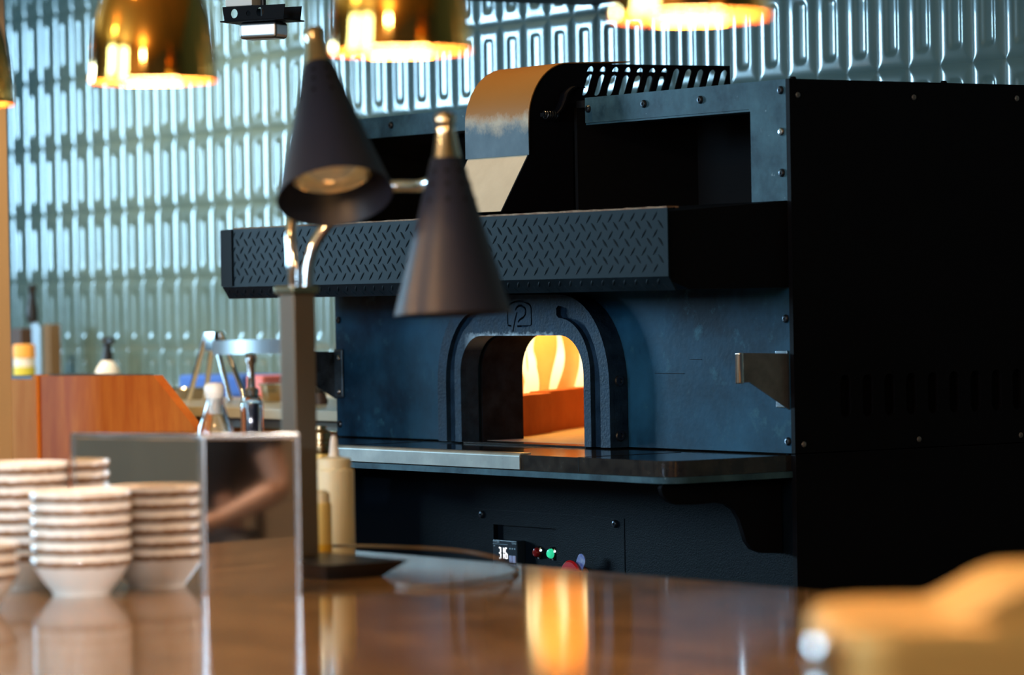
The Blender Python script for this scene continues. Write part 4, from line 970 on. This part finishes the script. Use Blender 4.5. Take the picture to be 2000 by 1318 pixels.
# ------------------------------------------------------------------ diner seated behind the camera, seen in the steel box
M['skin'] = mat('skin', (0.62, 0.34, 0.24), 0, 0.5, var=(0.68, 0.39, 0.28), scale=14)
M['dark_shirt'] = mat('dark_shirt', (0.035, 0.035, 0.042), 0, 0.85, bump=0.3, bscale=200)
M['dark_trousers'] = mat('dark_trousers', (0.025, 0.028, 0.04), 0, 0.85, bump=0.3, bscale=200)
M['hair'] = mat('hair', (0.02, 0.014, 0.01), 0, 0.5, bump=0.8, bscale=150)
DN = Vector((-1.03, -1.73, 0)); df = Vector((-0.66, 0.75, 0)).normalized(); drt = Vector((df.y, -df.x, 0))
DMT = Matrix(((drt.x, df.x, 0, DN.x), (drt.y, df.y, 0, DN.y), (0, 0, 1, 0), (0, 0, 0, 1)))
def skin_part(name, chains, m, parent, grow=0.0, levels=2):
    """one continuous skinned surface; chains of (key, x, y, z, radius), shared keys join the chains"""
    bm = bmesh.new(); lay = bm.verts.layers.skin.verify(); K = {}; first = True
    for ch in chains:
        prev = None
        for k, x, y, z, r in ch:
            if k not in K:
                v = bm.verts.new(DMT @ Vector((x, y, z)) - ORG[parent]); v[lay].radius = (r + grow, r + grow); v[lay].use_root = first; first = False; K[k] = v
            if prev is not None: bm.edges.new((prev, K[k]))
            prev = K[k]
    me = bpy.data.meshes.new(name); bm.to_mesh(me); bm.free(); me.materials.append(M[m])
    o = bpy.data.objects.new(name, me); col.objects.link(o); o.parent = parent; ORG[o] = ORG[parent]
    sk = o.modifiers.new('skin', 'SKIN'); sk.use_smooth_shade = True
    sb_ = o.modifiers.new('subdivision', 'SUBSURF'); sb_.levels = levels; sb_.render_levels = levels
    return o
dn = empty('person', DN, 'seated person in a dark shirt, bare forearm mirrored in the steel box', 'person')
spine = [('pelvis', 0, 0, 0.53, 0.13), ('waist', 0, 0.02, 0.68, 0.115), ('chest', 0, 0.03, 0.85, 0.13), ('collar', 0, 0.03, 0.99, 0.10), ('neck', 0, 0.045, 1.08, 0.052), ('jaw', 0, 0.07, 1.155, 0.068), ('skull', 0, 0.06, 1.235, 0.092), ('crown', 0, 0.055, 1.29, 0.07)]
armR = [('collar', 0, 0.03, 0.99, 0.1), ('shR', 0.175, 0.03, 0.99, 0.06), ('elR', 0.27, 0.10, 0.73, 0.045), ('faR', 0.21, 0.17, 0.70, 0.044), ('wrR', 0.07, 0.28, 0.64, 0.028), ('paR', 0.02, 0.325, 0.63, 0.033)]
armL = [('collar', 0, 0.03, 0.99, 0.1), ('shL', -0.175, 0.03, 0.99, 0.06), ('elL', -0.26, 0.03, 0.73, 0.045), ('faL', -0.23, 0.10, 0.70, 0.043), ('wrL', -0.12, 0.24, 0.645, 0.028), ('paL', -0.07, 0.285, 0.635, 0.033)]
def leg(s): return [('pelvis', 0, 0, 0.53, 0.13), ('hip%d' % s, 0.09 * s, 0.05, 0.52, 0.09), ('kn%d' % s, 0.12 * s, 0.44, 0.51, 0.064), ('ca%d' % s, 0.12 * s, 0.45, 0.34, 0.055), ('an%d' % s, 0.12 * s, 0.46, 0.09, 0.04), ('to%d' % s, 0.12 * s, 0.60, 0.05, 0.035)]
hands = []
for sd, px0, py0, pz0, ux_, uy_ in (('R', 0.02, 0.325, 0.63, -0.74, 0.67), ('L', -0.07, 0.285, 0.635, 0.74, 0.67)):
    for k, (ln, off) in enumerate(((0.075, 0.024), (0.085, 0.008), (0.08, -0.008), (0.062, -0.023))):
        bx_, by_ = px0 - uy_ * off * (1 if sd == 'R' else -1), py0 + ux_ * off * (1 if sd == 'R' else -1)
        hands.append([('pa' + sd, px0, py0, pz0, 0.033), ('f%s%da' % (sd, k), bx_ + ux_ * 0.045, by_ + uy_ * 0.045, pz0 - 0.002, 0.0095), ('f%s%db' % (sd, k), bx_ + ux_ * (0.045 + ln * 0.5), by_ + uy_ * (0.045 + ln * 0.5), pz0 - 0.012, 0.0088), ('f%s%dc' % (sd, k), bx_ + ux_ * (0.045 + ln * 0.85), by_ + uy_ * (0.045 + ln * 0.85), pz0 - 0.034, 0.0078)])
    t_s = 1 if sd == 'R' else -1
    hands.append([('pa' + sd, px0, py0, pz0, 0.033), ('t%sa' % sd, px0 + 0.03 * t_s * 0.4 + ux_ * 0.01, py0 + 0.035, pz0 + 0.004, 0.011), ('t%sb' % sd, px0 + ux_ * 0.045, py0 + uy_ * 0.03 + 0.04, pz0 - 0.006, 0.0095)])
skin_part('body', [spine, armR, armL, leg(1), leg(-1)] + hands, 'skin', dn)
shR = [(k, x, y, z, r) for k, x, y, z, r in armR[:3]]; shR[2] = ('slR', 0.235, 0.074, 0.825, 0.054)
shL = [(k, x, y, z, r) for k, x, y, z, r in armL[:3]]; shL[2] = ('slL', -0.232, 0.03, 0.825, 0.054)
skin_part('shirt', [spine[:4], shR, shL], 'dark_shirt', dn, 0.014)
skin_part('trousers', [[spine[0], ('belt', 0, 0.01, 0.62, 0.115)], leg(1)[:5], leg(-1)[:5]], 'dark_trousers', dn, 0.012)
for sgn in (-1, 1): skin_part('shoe', [[('h', 0.12 * sgn, 0.43, 0.05, 0.042), ('m', 0.12 * sgn, 0.52, 0.045, 0.044), ('t', 0.12 * sgn, 0.63, 0.038, 0.036)]], 'black_plastic', dn)
skin_part('hair', [[('a', 0, -0.005, 1.19, 0.07), ('b', 0, 0.035, 1.26, 0.088), ('c', 0, 0.075, 1.315, 0.07)]], 'hair', dn)
def dloc(x, y, z): return DMT @ Vector((x, y, z))
b = bmesh.new()
for sgn in (-1, 1): bmesh.ops.create_uvsphere(b, u_segments=12, v_segments=8, radius=0.012, matrix=Matrix.Translation(dloc(0.032 * sgn, 0.143, 1.225)))
link('eyes', b, 'white_plastic', dn, smooth=80)
link('nose', lathe(bmesh.new(), [(0, -0.03), (0.016, -0.024), (0.013, 0), (0.006, 0.028), (0, 0.03)], 14, Matrix.Translation(dloc(0, 0.148, 1.2))), 'skin', dn, smooth=80)
b = bmesh.new(); box(b, (-0.024, -0.004, -0.006), (0.024, 0.006, 0.006), 0.003, 2, Matrix.Translation(dloc(0, 0.134, 1.147)) @ DMT.to_3x3().to_4x4()); link('mouth', b, 'pink_plastic', dn)
for sgn in (-1, 1):
    link('ear', lathe(bmesh.new(), [(0, -0.028), (0.012, -0.02), (0.014, 0), (0.01, 0.024), (0, 0.028)], 12, Matrix.Translation(dloc(0.09 * sgn, 0.05, 1.205))), 'skin', dn, smooth=80)
ch = empty('dining_chair', DN, 'dark wooden chair carrying the person mirrored in the steel box', 'chair')
def dbox(name, a, c): link(name, bx(a, c, 0.006, 2, DMT), 'dark_wood', ch)
dbox('seat', (-0.22, -0.2, 0.365), (0.22, 0.26, 0.40))
dbox('backrest', (-0.21, -0.22, 0.62), (0.21, -0.195, 0.9))
for x in (-0.2, 0.2):
    dbox('leg', (x - 0.018, -0.225, 0), (x + 0.018, -0.19, 0.92)); dbox('leg', (x - 0.018, 0.21, 0), (x + 0.018, 0.25, 0.365))
